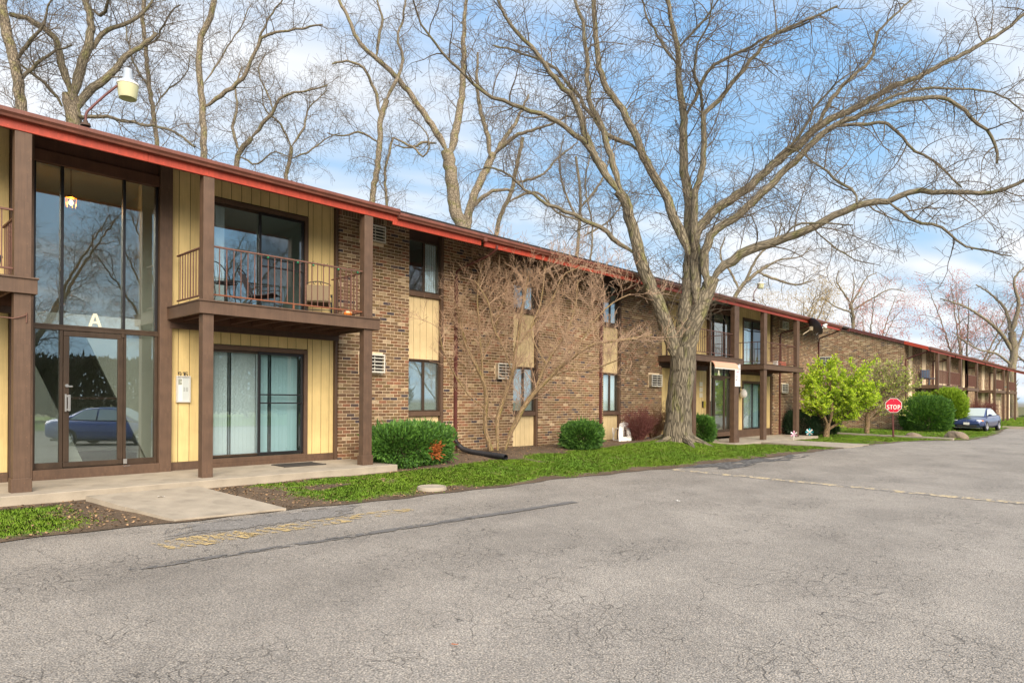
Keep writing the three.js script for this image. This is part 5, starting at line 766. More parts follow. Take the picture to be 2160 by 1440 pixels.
const LIMBS = {
  big: [
    [0.392, 0.38, [18.51,-0.24,2.37], [18.49,0.46,2.35], [18.52,1.2,2.39], [18.56,1.93,2.43], [18.58,2.89,2.45]],
    [0.252, 0.144, [18.37,2.52,2.37], [17.94,3.63,2.23], [17.66,4.25,2.12], [17.42,4.71,2], [17.04,5.6,1.86], [16.7,6.54,1.78], [16.43,7.24,1.71], [16.25,7.43,1.59]],
    [0.132, 0.029, [16.25,7.43,1.59], [15.75,8.24,1.25], [15.43,8.87,1.06], [15.11,9.86,0.92], [14.69,10.36,0.62], [14.11,11.19,0.22], [13.79,11.54,-0.01], [13.32,12.26,-0.32], [13.07,12.87,-0.45]],
    [0.108, 0.038, [16.34,7.39,1.69], [16.24,8.57,1.33], [16.18,9.37,1.09], [16.03,10.19,0.76], [16.09,11.6,0.54], [16.15,12.57,0.41], [16.07,13.55,0.14], [16.07,14.5,-0.05]],
    [0.096, 0.021, [16.22,7.46,1.56], [15.72,8.07,1.36], [15.2,8.67,1.15], [14.53,9.11,0.8], [13.47,9.43,0.2], [12.62,9.67,-0.27], [11.94,10.14,-0.59], [11.4,10.61,-0.8], [10.93,11.14,-0.94], [10.66,11.61,-0.95]],
    [0.086, 0.023, [16.95,5.67,1.75], [16.4,6,1.45], [15.93,6.36,1.22], [15.11,6.68,0.75], [14.31,6.99,0.32], [13.77,7.32,0.04], [13.25,7.67,-0.21], [12.77,7.72,-0.47]],
    [0.164, 0.067, [18.6,5.74,2.61], [18.59,6.16,2.52], [18.42,7.11,2.13], [18.34,7.88,1.89], [18.04,8.94,1.34], [17.99,9.58,1.16], [17.8,10.47,0.76], [17.51,11.34,0.26], [17.43,12.29,-0], [17.48,13.66,-0.2], [17.57,15.04,-0.36]],
    [0.085, 0.028, [18.11,9.26,1.08], [17.95,9.57,0.69], [17.75,9.83,0.26], [17.51,10.94,-0.53], [17.13,12.48,-1.65], [16.68,13.12,-2.59], [16.17,13.55,-3.57]],
    [0.24, 0.053, [18.54,2.74,2.4], [18.65,3.56,2.42], [18.74,4.16,2.44], [18.86,4.91,2.47], [19,6.43,2.44], [19.08,7.7,2.37], [19.04,8.67,2.21], [19.13,10.29,2.12], [19.13,11.6,1.96], [19.16,12.61,1.87], [19.1,13.47,1.71], [19.06,14.92,1.5]],
    [0.053, 0.021, [19.17,12.05,1.9], [19.12,12.89,1.39], [19.12,14.04,0.79], [19.19,15.16,0.33]],
    [0.059, 0.019, [19.17,12.63,1.91], [19.24,12.94,2.25], [19.35,13.41,2.81], [19.39,13.93,3.3]],
    [0.072, 0.024, [19.15,10.36,2.18], [19.16,11.02,2.64], [19.14,11.65,3.05], [19.41,11.91,3.84], [19.75,12.24,4.86], [20.03,12.38,5.72]],
    [0.127, 0.029, [18.92,5.49,2.66], [18.74,6.64,2.72], [18.64,7.51,2.82], [18.63,8.38,3.01], [18.61,9,3.14], [18.45,9.79,3.15], [18.56,10.05,3.35], [18.81,10.61,3.79], [19.07,11.3,4.28], [19.34,11.93,4.76], [19.77,12.31,5.45], [20.36,12.72,6.36]],
    [0.057, 0.017, [19.18,9.82,2.79], [18.7,10.65,2.94], [18.28,11.22,2.97], [18.02,11.81,3.2], [17.92,12.36,3.66], [17.61,12.95,3.89]],
    [0.304, 0.213, [18.64,2.38,2.51], [18.7,3.55,2.7], [18.84,4.13,2.91], [18.96,4.63,3.09], [19.02,5.07,3.2]],
    [0.175, 0.049, [18.69,4.26,2.86], [18.83,5.47,2.73], [18.98,6.38,2.69], [19.17,6.85,2.78], [19.63,7.37,3.1], [20.44,8.05,3.7], [21.11,8.8,4.17], [21.84,9.51,4.71], [22.58,10.35,5.24], [23.42,10.85,5.89], [24.39,11.57,6.63], [25.72,12.39,7.68], [26.81,13.13,8.53], [28.08,14.14,9.51], [28.92,15.11,10.14]],
    [0.08, 0.028, [22.48,10.2,5.1], [22.94,11.18,5.37], [23.5,11.93,5.76], [24.11,12.62,6.22], [24.42,13.6,6.35], [24.98,14.3,6.76], [25.55,15,7.17]],
    [0.066, 0.019, [21.26,8.86,4.11], [21.28,9.12,4.27], [21.43,9.5,4.74], [21.53,10.77,5.63], [21.76,11.33,6.38]],
    [0.15, 0.036, [18.82,4.68,3.13], [18.73,5.4,3.1], [18.77,6.26,3.21], [18.99,6.56,3.48], [19.44,7.08,4.02], [19.99,7.91,4.69], [20.57,8.84,5.41], [21,9.48,5.95], [21.47,9.79,6.51], [22.33,10.23,7.53], [23.19,10.29,8.55], [23.61,9.79,9.05], [24.02,9.09,9.56], [24.05,8.33,9.66]],
    [0.061, 0.023, [20.9,9.44,5.91], [21.31,9.5,6.65], [21.67,9.42,7.33], [21.94,8.58,7.98], [22.2,8.04,8.57], [22.39,7.36,9.07]],
    [0.055, 0.019, [21.47,9.79,6.51], [22.5,10.52,7.23], [23.42,10.88,7.91], [24.69,11.01,8.86], [25.58,10.91,9.53], [26.45,10.41,10.15]],
    [0.168, 0.043, [18.93,4.95,3.25], [18.97,5.31,3.49], [19.13,5.56,3.86], [19.34,5.86,4.35], [19.61,6.02,4.92], [19.96,6.25,5.7], [20.18,6.54,6.23], [20.42,6.81,6.83], [20.74,6.92,7.57], [20.97,7.08,8.14], [21.39,7.01,9.15], [21.68,6.88,9.88], [21.92,7.16,10.61]],
    [0.057, 0.016, [20.48,6.85,7.64], [20.75,6.29,8.19], [21.12,6,8.84], [21.31,5.6,9.23], [21.56,5.32,9.7], [21.87,5.16,10.27]],
    [0.051, 0.018, [20.02,6.79,7.01], [20.15,7.25,6.91], [20.05,7.51,6.51], [19.98,8.07,6.03], [19.86,8.5,5.53], [19.74,8.77,5.12]],
    [0.041, 0.017, [19.19,5.91,5.12], [19.29,6.29,5.62], [19.48,6.32,6.2], [19.73,6.14,7]],
    [0.035, 0.011, [19.74,6.18,5.99], [19.95,5.67,6.44], [20.18,5.31,6.87], [20.42,5.14,7.29]],
  ],
  a: [
    [0.217, 0.159, [4.87,-0.3,-15.47], [4.87,11.32,-15.47], [4.82,12.39,-15.52], [4.65,13.37,-15.7], [4.46,14.68,-15.9], [4.39,16,-15.97]],
    [0.087, 0.021, [4.72,12.88,-15.62], [5.02,13.38,-14.89], [5.32,14,-14.06], [5.4,14.74,-13.46]],
    [0.087, 0.029, [4.79,12.06,-15.55], [5.2,12.72,-15.12], [5.65,13.22,-14.65], [6.1,13.47,-14.17]],
  ],
  b: [
    [0.272, 0.256, [6.47,-0.3,-15.23], [6.47,11.13,-15.23], [6.38,11.68,-15.33], [6.35,12.2,-15.36]],
    [0.166, 0.074, [6.35,12.2,-15.36], [6.09,13.14,-15.4], [5.87,14.08,-15.4], [5.19,14.65,-15.86], [4.71,14.75,-16.22]],
    [0.196, 0.092, [6.37,12.03,-15.34], [6.57,12.93,-15.26], [6.84,14.02,-15.15], [6.94,14.94,-15.17], [6.82,15.86,-15.43], [6.73,16.98,-15.69]],
    [0.181, 0.063, [6.47,11.6,-15.23], [6.78,12.28,-15.16], [7.45,13.1,-14.84], [7.87,13.81,-14.68], [8.42,14.46,-14.4], [8.84,14.99,-14.19]],
    [0.091, 0.029, [6.14,11.77,-15.58], [5.7,12.37,-15.54], [5.16,12.71,-15.64], [4.63,13.04,-15.72]],
    [0.107, 0.031, [6.88,13.9,-15.24], [7.46,14.89,-14.93], [8.12,15.25,-14.48], [8.67,16.16,-14.18], [8.84,16.96,-14.2]],
    [0.092, 0.03, [7.04,15.58,-15.37], [7.2,15.26,-14.82], [7.27,15.84,-13.67]],
    [0.075, 0.036, [6.38,11.94,-15.34], [6.51,11.42,-14.97], [7.18,11.19,-13.81], [7.87,10.82,-12.58], [8.54,10.39,-11.37], [8.9,9.81,-10.64]],
  ],
  c: [
    [0.119, 0.076, [9.57,-0.3,-16.33], [9.57,11.66,-16.33], [9.46,13,-16.45], [9.32,14.35,-16.59], [9.22,15.7,-16.7], [9.15,16.67,-16.77], [9.28,17.82,-16.63]],
    [0.051, 0.025, [9.22,15.51,-16.69], [9.46,15.75,-16.06], [9.58,16.3,-15.38], [9.83,16.66,-14.6]],
    [0.051, 0.026, [9.4,13.78,-16.51], [9.13,14.69,-17.23], [8.98,16.07,-17.95], [8.97,17.23,-18.42]],
    [0.042, 0.017, [9.46,13,-16.45], [9.89,13.86,-16.24], [10.49,14.53,-15.87], [10.68,15.39,-15.89]],
  ],
  d: [
    [0.163, 0.106, [10.5,-0.3,-13.9], [10.5,10.63,-13.9], [10.44,12.58,-13.96], [10.39,13.88,-14.01], [10.35,15.18,-14.05], [10.5,15.83,-13.9], [10.7,16.48,-13.68], [10.79,17.6,-13.59]],
    [0.098, 0.031, [10.49,12.67,-13.91], [10.94,13.08,-13.23], [11.37,13.65,-12.53], [11.6,14.56,-12.02], [11.85,15.13,-11.57], [12.5,15.27,-10.61], [13.15,15.35,-9.66]],
    [0.057, 0.024, [11.82,14.82,-12.5], [11.94,15.48,-12.16], [12.17,16.21,-11.65], [12.4,16.75,-11.17]],
    [0.041, 0.017, [10.48,13.6,-13.91], [10.98,14.58,-13.8], [11.58,15.8,-13.66], [12.2,17.27,-13.56]],
  ],
  e: [
    [0.156, 0.117, [13.55,-0.3,-17.94], [13.55,12.11,-17.94], [13.66,12.77,-17.83], [14.04,13.44,-17.43]],
    [0.107, 0.028, [14.04,13.44,-17.43], [14.5,14.42,-16.5], [14.83,15.19,-15.8], [15.45,15.3,-14.79], [15.94,15.43,-13.98]],
    [0.088, 0.03, [13.66,12.77,-17.83], [13.55,13.99,-18.36], [13.78,14.86,-18.39], [13.81,15.99,-18.72], [14.16,17.26,-18.76]],
    [0.058, 0.019, [14.76,14.67,-16.67], [14.48,15.66,-16.96], [14.25,16.54,-17.21], [14.48,17.43,-16.97]],
    [0.058, 0.019, [13.66,12.55,-17.83], [14.04,12.11,-16.95], [14.45,12.51,-15.94], [14.77,12.2,-15.21]],
  ],
  f: [
    [0.114, 0.093, [16.12,-0.3,-18.14], [16.12,12.12,-18.14], [16.25,13.06,-18.01], [16.31,13.77,-17.95]],
    [0.073, 0.02, [16.31,13.77,-17.95], [15.73,14.79,-18.01], [15.12,15.36,-18.25], [14.79,16.35,-18.09]],
    [0.073, 0.021, [16.31,13.77,-17.95], [16.89,14.85,-17.81], [17.2,15.92,-17.9], [18.06,17.07,-17.55]],
    [0.062, 0.021, [16.28,13.18,-17.98], [17,13.61,-17.51], [17.78,14.42,-17.05], [18.35,14.73,-16.66]],
  ],
  g: [
    [0.187, 0.143, [20.24,-0.3,-16.72], [20.24,11.68,-16.72], [20.38,13.05,-16.56], [20.5,14.3,-16.44], [20.54,16.05,-16.39], [20.75,17.05,-16.18]],
    [0.11, 0.043, [20.54,16.18,-16.39], [20.13,17.4,-16.37], [19.64,18.27,-16.51], [19.02,18.65,-16.88], [18.22,18.41,-17.38]],
    [0.11, 0.045, [20.7,16.93,-16.23], [21.1,17.88,-16.04], [21.59,19.52,-15.89], [21.48,20.63,-16.25], [21.79,21.74,-16.17], [22.04,23.43,-16.27]],
    [0.11, 0.066, [20.77,-0.3,-16.15], [20.77,11.56,-16.15], [20.71,13.05,-16.22], [20.81,14.06,-16.11], [21.01,15.06,-15.9]],
    [0.077, 0.032, [20.46,14.8,-16.48], [19.59,15.15,-16.84], [18.72,14.87,-17.25], [18.07,14.89,-17.54]],
    [0.077, 0.022, [21.01,15.06,-15.9], [21.61,14.51,-15.05], [21.97,13.97,-14.51], [22.07,14.68,-14.25], [21.74,15.37,-14.43], [21.16,15.81,-14.88]],
  ],
  h: [
    [0.395, 0.349, [24.87,-0.3,-14.74], [24.87,10.85,-14.74], [24.63,11.64,-14.99], [24.52,12.96,-15.11], [24.37,14.41,-15.27], [24.26,15.12,-15.39]],
    [0.209, 0.08, [24.26,15.12,-15.39], [23.65,16.48,-15.9], [22.82,18.01,-16.63], [21.84,19.53,-17.51], [21.27,20.15,-18.03], [20.59,21.03,-18.64], [20.29,21.91,-18.89], [19.8,23.17,-19.3], [19.49,24.17,-19.53]],
    [0.256, 0.083, [24.4,14.94,-15.23], [24.68,16.43,-15.08], [25,18.62,-14.95], [25.13,20.55,-14.99], [25.19,22.2,-15.07], [25.41,24.43,-15.05]],
    [0.302, 0.215, [25.06,-0.3,-14.55], [25.06,10.98,-14.55], [25.61,12.83,-14.57], [26.16,14,-14.39], [26.74,15.32,-14.22]],
    [0.165, 0.058, [26.3,15,-13.96], [26.01,16.55,-14.06], [25.71,17.58,-14.25], [25.48,19.36,-14.26], [25.43,20.63,-14.15]],
    [0.166, 0.061, [26.6,15.17,-14.08], [27.17,16.04,-13.88], [28.04,17.45,-13.6], [28.87,19.19,-13.43]],
    [0.143, 0.045, [26.7,15.33,-13.98], [27.09,16.1,-12.69], [27.6,16.29,-11.38], [28.16,16.67,-9.82]],
    [0.106, 0.034, [24.05,15.66,-16.04], [23.34,15.61,-16.42], [22.85,15.21,-16.65], [21.92,15.26,-17.13]],
    [0.118, 0.047, [21.77,20.59,-18.58], [21.78,21.79,-18.34], [21.83,22.53,-18.14], [21.55,23.5,-18.24]],
    [0.153, 0.07, [25.51,12.02,-14.65], [25.86,12.65,-14.07], [26.32,13.01,-13.4], [26.78,12.92,-12.73]],
  ],
  i: [
    [0.206, 0.116, [29.04,-0.3,-16.16], [29.04,11.6,-16.16], [29.31,13.07,-15.87], [29.57,13.8,-15.6], [29.87,15.71,-15.29], [30.12,17.47,-15.02]],
    [0.103, 0.038, [29.77,14.68,-15.39], [30.62,15.01,-14], [31.14,16.06,-12.94], [31.69,16.81,-11.92]],
    [0.103, 0.038, [29.57,13.51,-15.6], [30.56,14.06,-14.33], [31.44,12.7,-13.15], [32.51,12.09,-11.79]],
  ],
  j: [
    [0.189, 0.094, [39.53,-0.3,-18.18], [39.53,9.98,-18.18], [39.64,13.55,-18.07], [39.75,16.41,-17.95], [39.49,19.62,-18.22]],
    [0.126, 0.046, [40.15,-0.3,-17.53], [40.15,9.98,-17.53], [40.06,14.17,-17.05], [39.44,17.25,-17.27], [39.54,20.31,-16.72]],
    [0.11, 0.032, [39.69,14.62,-18.02], [39.19,17.24,-19.1], [39.17,19.5,-19.57], [39.65,21.8,-19.51]],
    [0.11, 0.031, [39.73,15.69,-17.97], [40.86,17.85,-16.79], [41.34,19.99,-16.28], [41.82,21.43,-15.77]],
    [0.094, 0.031, [39.89,13.55,-17.81], [40.95,14.86,-15.97], [41.49,16.83,-14.67]],
  ],
  k: [
    [0.312, 0.156, [59.1,-0.3,-15.01], [59.1,10.38,-15.01], [59.55,11.72,-14.54], [60.46,13.05,-13.58], [61.37,13.95,-12.62]],
    [0.156, 0.057, [59.85,12.16,-14.22], [59.91,14.64,-12.9], [60.38,16.21,-11.35], [60.26,17.4,-10.88]],
    [0.156, 0.058, [60.76,13.28,-13.26], [61.98,12.62,-11.97], [63.21,12.19,-10.69], [64.42,12.64,-9.4]],
    [0.136, 0.06, [59.55,11.63,-14.54], [59.64,13.63,-15.53], [59.57,15.1,-16.45], [60.5,17.07,-16.43]],
    [0.117, 0.04, [60.76,13.28,-13.26], [62.35,14.47,-12.13], [64.3,15.02,-10.67], [65.14,15.97,-10.1]],
  ],
  l: [
    [0.267, 0.187, [91.7,-0.3,-14.09], [91.7,10.21,-14.09], [91.69,12.34,-14.1], [91.47,13.86,-14.33]],
    [0.134, 0.053, [91.47,13.86,-14.33], [90.14,15.59,-15.06], [89.42,16.74,-15.41], [89.35,17.9,-15.11]],
    [0.134, 0.054, [91.47,13.55,-14.32], [92.78,15.76,-13.59], [93.75,17.35,-13.03], [94.86,18.02,-12.21]],
    [0.134, 0.053, [91.6,12.95,-14.19], [93.35,14.48,-12.35], [95.02,15.71,-10.59], [96.28,15.41,-9.27]],
    [0.134, 0.053, [91.6,12.64,-14.19], [90.01,13.54,-15.86], [88.96,14.44,-16.97], [88.34,13.83,-17.63]],
    [0.107, 0.053, [91.51,13.86,-14.28], [91.76,15.98,-14.03], [91.67,17.8,-14.12]],
  ],
  m: [
    [0.471, 0.37, [94.66,-0.3,2.1], [94.66,0.69,2.1], [94.53,4.49,1.96], [94.71,7.21,2.15], [94.51,9.38,1.94]],
    [0.236, 0.066, [94.56,7.21,1.99], [92.97,9.32,1.04], [90.3,11.37,-0.81], [88.27,12.35,-2.27], [86.55,12.82,-3.54]],
    [0.236, 0.069, [94.51,9.1,1.94], [94.98,12.21,1.21], [94.6,13.94,-0.09], [94.1,15.14,-1.4]],
    [0.269, 0.083, [94.55,9.38,1.98], [94.55,12.58,2.57], [93.75,15.21,2.22], [94.35,16.78,3.22]],
    [0.168, 0.05, [94.64,6.12,2.07], [95.45,9.38,2.93], [96.18,12.11,3.7]],
    [0.151, 0.048, [94.57,5.58,2], [92.11,6.86,0.72], [89.61,7.31,-0.68], [86.29,9.02,-2.35]],
  ],
  dog: [
    [0.068, 0.038, [11.96,-0.03,0.71], [11.82,0.59,0.61], [11.83,1.1,0.66], [11.78,1.64,0.64], [11.69,1.94,0.57], [11.48,2.44,0.39], [11.33,2.98,0.28], [11.18,3.7,0.17]],
    [0.039, 0.014, [11.77,1.64,0.65], [11.71,2.02,0.64], [11.65,2.59,0.65], [11.52,3.53,0.64], [11.49,4.22,0.7], [11.53,4.86,0.84]],
    [0.029, 0.015, [11.72,2.27,0.6], [12.05,3.01,0.66], [12.35,3.77,0.7], [12.59,4.42,0.73], [12.83,5.08,0.75]],
    [0.073, 0.029, [12.15,-0.04,0.76], [12.17,0.84,0.75], [12.31,1.45,0.88], [12.43,1.96,0.99], [12.54,2.88,1.08], [12.62,3.6,1.14], [12.75,4.5,1.25]],
    [0.034, 0.014, [12.39,1.95,1.02], [12.04,2.63,1.02], [11.74,3.09,0.97], [11.51,3.65,1.04], [11.1,4.19,0.96]],
    [0.034, 0.015, [12.55,2.66,1.04], [13.05,3.3,1.24], [13.52,3.96,1.41], [13.89,4.63,1.51], [14.36,4.92,1.78]],
    [0.078, 0.028, [12.21,-0.01,0.97], [12.38,0.82,1.25], [12.6,1.39,1.56], [12.87,1.86,1.91], [13.16,2.27,2.29], [13.42,2.61,2.63], [13.76,2.75,3.05], [14.12,2.82,3.5], [14.44,2.93,3.9]],
    [0.048, 0.015, [12.65,1.45,1.58], [12.98,2.21,1.67], [13.43,2.91,1.88], [13.78,3.72,1.98], [13.96,4.46,1.94]],
    [0.029, 0.014, [12.92,1.87,1.87], [13.05,2.02,2.38], [13.18,2.01,2.9], [13.33,2.23,3.6]],
    [0.029, 0.015, [13.29,2.32,2.25], [13.78,3.15,2.47], [14.3,3.79,2.77], [14.74,4.06,3.06]],
    [0.024, 0.014, [11.7,1.06,0.73], [11.3,1.36,0.59], [10.87,1.88,0.54], [10.49,2.44,0.53], [10.24,2.99,0.64]],
    [0.024, 0.015, [12.92,2.21,1.72], [12.78,3.03,1.32], [13.05,3.78,1.4], [13.28,4.81,1.37]],
  ],
};
const OLD = (k = 1, d = 1) => [{ gap: 0.36 / d, len: 2.0 * k, r: 0.019 * k, seg: 7, sides: 4, zig: 0.55, up: 0.35, trop: 0.0, tip: 0.007, taper: 0.35 }, { gap: 0.19, len: 0.9 * k, r: 0.0115 * k, seg: 5, sides: 3, zig: 0.65, up: 0.15, trop: -0.02, tip: 0.0055 }, { gap: 0.16, len: 0.42 * k, r: 0.0078 * k, seg: 2, sides: 3, zig: 0.8, up: 0.05, trop: -0.06, tip: 0.005 }];
tree('honey_locust_tree', 'huge bare spreading tree with mossy forked trunk in the lawn before the facade', LIMBS.big, { seed: 11, bark: M.bark, barkLimb: M.barkLimb, twig: M.twig, trunkSides: 40, rough: 0.045, flare: 0.75, flareH: 0.30, sides: 12, wave: 0.07, levels: OLD(1, 1.15) });
// surface roots of the big tree
{ const big = scene.children.find((c) => c.name === 'honey_locust_tree'); const tb = new Tubes(); for (const [a, l, w] of [[0.2, 1.1, 0.16], [1.2, 0.9, 0.14], [2.1, 1.0, 0.16], [3.3, 0.8, 0.13], [4.4, 0.7, 0.12], [5.4, 0.9, 0.15]]) { const q = [], rr = []; for (let i = 0; i <= 6; i++) { const d = 0.35 + l * i / 6, x = 18.51 + Math.cos(a + i * 0.03) * d, z = 2.37 + Math.sin(a + i * 0.03) * d; q.push(V(x, lawnY(x, z) + lerp(0.12, -0.06, Math.pow(i / 6, 0.6)), z)); rr.push(lerp(w, 0.035, i / 6)); } tb.add(q, rr, 10, 0.06); } mesh('root', tb.geometry(), M.bark, big); }
const backLabels = {
  a: 'tall bare tree at the far left behind the roof, its trunk leaning', b: 'large many limbed bare tree behind the left yard light', c: 'slim bare tree rising just right of the left yard light', d: 'straight pale trunk with one long limb reaching right, behind the roof', e: 'small bare tree with a forked crown behind the roof above the near balcony', f: 'fine twiggy bare tree behind the roof right of the straight pale trunk',
  g: 'pair of dark bare trunks behind the roof where the gutter steps down', h: 'great forked pale trunk behind the middle of the roof', i: 'broken dead stem behind the roof right of the great forked trunk', j: 'thin upright bare stems behind the big lawn tree', k: 'bare tree behind the far end of the roof around the distant yard light', l: 'small rounded bare tree in the gap beyond the gable', m: 'bare spreading street tree at the right edge beyond the parked sedan' };
const backOpt = { a: [1, 1.25], b: [1, 1.35], c: [0.9, 1.2], d: [0.9, 0.75], e: [0.9, 1.3], f: [0.95, 1.4], g: [1.05, 1.0], h: [1.2, 0.9], i: [1.1, 1.0], j: [1.3, 1.2], k: [1.9, 0.9], l: [2.1, 0.75], m: [1.9, 0.85] };
let bs = 100; for (const k of Object.keys(backLabels)) { const [s, d] = backOpt[k]; const lv = OLD(s, d / s); lv.forEach((q, i) => { q.gap *= i ? s : 1; }); tree('bare_tree', backLabels[k], LIMBS[k], { seed: bs++, bark: M.barkGrey, barkLimb: k < 'd' ? M.barkLimb : M.barkGrey, twig: M.twigGrey, trunkSides: 12, sides: 8, wave: 0.08, trunkTwigs: true, levels: lv }); }

// trees grown from a seed: distant wood and the trees across the lot that the windows mirror
function grownLimbs(x, z, y0, h, spread, n, r, rt) { const out = [], fork = h * (0.22 + 0.12 * r()), lean = (r() - 0.5) * 0.6; out.push([rt, rt * 0.8, [x, y0, z], [x + lean * 0.3, y0 + fork * 0.5, z], [x + lean, y0 + fork, z]]);
  for (let i = 0; i < n; i++) { const a = i * 6.283 / n + r() * 0.9, s = spread * (0.5 + 0.6 * r()), e = h * (0.75 + 0.3 * r()), dx = Math.cos(a), dz = Math.sin(a); out.push([rt * 0.6, rt * 0.1, [x + lean, y0 + fork * 0.92, z], [x + lean + dx * s * 0.35, y0 + lerp(fork, e, 0.3), z + dz * s * 0.35], [x + lean + dx * s * 0.65, y0 + lerp(fork, e, 0.65), z + dz * s * 0.65], [x + lean + dx * s, y0 + e, z + dz * s]]); } return out; }
{ const r = rng(500), place = [[96, -14, 16, 0, 'rosy budding tree in the distance right of the gable', 'p'], [104, -4, 18, 0, 'rosy budding tree behind the far end of the second roof', 'p'], [112, 6, 17, 0, 'rosy budding tree beyond the end of the street', 'p'], [84, -18, 15, 0, 'golden budding tree in the gap beyond the gable', 'g'], [92, -22, 17, 0, 'taller golden budding tree behind the second roof', 'g'], [118, 12, 15, 0, 'golden budding tree at the far end of the lot', 'g'], [124, 2, 18, 0, 'bare tree in the far distance above the second roof', 't'], [70, -24, 13, 0, 'bare tree behind the ridge of the gable', 't'], [128, 20, 14, 0, 'bare tree past the end of the parking lot', 't'], [135, 9, 16, 0, 'farthest bare tree straight down the street', 't']];
  for (const [x, z, h, , label, kind] of place) { const bud = kind === 't' ? null : new Tubes(); const lv = OLD(2.1, 0.42); lv.forEach((q, i) => { q.gap *= i ? 2 : 1.6; q.r *= 1.15; }); const t = tree('distant_tree', label, grownLimbs(x, z, -0.6, h, h * 0.42, 6, r, 0.3), { seed: Math.floor(r() * 1e6), bark: M.barkGrey, barkLimb: M.barkGrey, twig: M.twigGrey, sides: 6, wave: 0.15, levels: lv, leafFrom: 1, leaf: bud && ((q, rr) => { for (let i = 1; i < q.length; i++) { const s = 0.03 + 0.045 * rr(), p = q[i]; bud.add([V(p.x, p.y - s, p.z), p, V(p.x, p.y + s, p.z)], [0.01, s * 0.7, 0.01], 4); } }) }); if (bud) stuff(mesh('buds', bud.geometry(), kind === 'p' ? M.budPink : M.budGold, t)); }
  // across the lot, mirrored in the glass
  const across = [[-13, 36, 13, 'bare tree across the lot left of the parked blue car'], [-3, 40, 15, 'bare tree across the lot behind the parked blue car'], [8, 37, 14, 'wide bare tree across the lot opposite the entrance'], [20, 41, 15, 'bare tree across the lot opposite the middle of the facade'], [34, 38, 14, 'bare tree across the lot opposite the big lawn tree'], [50, 42, 15, 'bare tree across the lot opposite the far balconies']];
  for (const [x, z, h, label] of across) { const lv = OLD(1.5, 0.8); tree('bare_tree', label, grownLimbs(x, z, -0.8, h, h * 0.5, 7, r, 0.32), { seed: Math.floor(r() * 1e6), bark: M.barkGrey, barkLimb: M.barkGrey, twig: M.twigGrey, sides: 6, wave: 0.12, levels: lv }); }
}

// the far side of the lot: turf and a belt of dark evergreens
{ const g = new THREE.PlaneGeometry(150, 30, 1, 1); g.rotateX(-Math.PI / 2); g.translate(40, -0.56, 45.2); metricUV(g); structure(mesh('far_lawn', g, std({ map: rep(tSoil, 0.5), color: rgb(1.2, 2.6, 0.35), roughness: 1 })));
  const r = rng(640); ['dark evergreen across the lot at the left end of its row', 'dark evergreen across the lot behind the blue car', 'dark evergreen across the lot right of the blue car', 'dark evergreen across the lot opposite the bare shrub', 'dark evergreen across the lot opposite the big tree', 'dark evergreen across the lot at the right end of its row'].forEach((l, i) => evergreen(l, [-16 + i * 11 + r() * 2, -0.6, 47 + r() * 3], 6.6 + r() * 0.8, 2.1 + 1.3 * r(), 2.6, 12000, 650 + i, { len: 0.36, wide: 0.09, power: 2.6, tones: [[0.045, 0.04, 0.025], [0.065, 0.055, 0.03], [0.05, 0.065, 0.025]], name: 'evergreen_shrub', category: 'shrub' }));
  [['brown thicket past the end of the far building beside the street tree', 99, -1.5, 4, 2.6], ['tall dull thicket straight down the end of the lot', 112, 6, 6, 3.4], ['dull green thicket at the far right end of the lot', 116, 17, 6, 3.0], ['grey brown thicket behind the end of the far building', 108, -9, 6, 4.2]].forEach(([l, x, z, w, h], i) => evergreen(l, [x, -0.6, z], w, h, 3, 6500, 670 + i, { len: 0.42, wide: 0.06, power: 2.2, tones: [[0.10, 0.085, 0.05], [0.15, 0.12, 0.07], [0.13, 0.14, 0.05]], name: 'thicket', category: 'thicket' })); }

// bare multi-stemmed ornamental with dense upswept tan twigs
tree('flowering_shrub', 'tall multi stemmed bare shrub with a dense tan twiggy crown against the brick', LIMBS.dog, { category: 'shrub', seed: 21, bark: std({ map: tBark, color: rgb(1.2, 0.97, 0.75), bumpMap: tBarkBump, bumpScale: 0.008, roughness: 0.9 }), barkLimb: std({ map: tBark, color: rgb(1.2, 0.97, 0.75), roughness: 0.9 }), twig: M.twigTan, trunkSides: 12, wave: 0.035, avoid: 0.06, trunkTwigs: true,
  levels: [{ gap: 0.195, len: 1.0, r: 0.009, seg: 6, sides: 4, zig: 0.5, up: 0.35, trop: 0.03, tip: 0.004 }, { gap: 0.105, len: 0.44, r: 0.0052, seg: 4, sides: 3, zig: 0.5, up: 0.55, trop: 0.07, tip: 0.0038 }, { gap: 0.06, len: 0.17, r: 0.0045, seg: 2, sides: 3, zig: 0.5, up: 0.8, trop: 0.12, tip: 0.0042 }] });

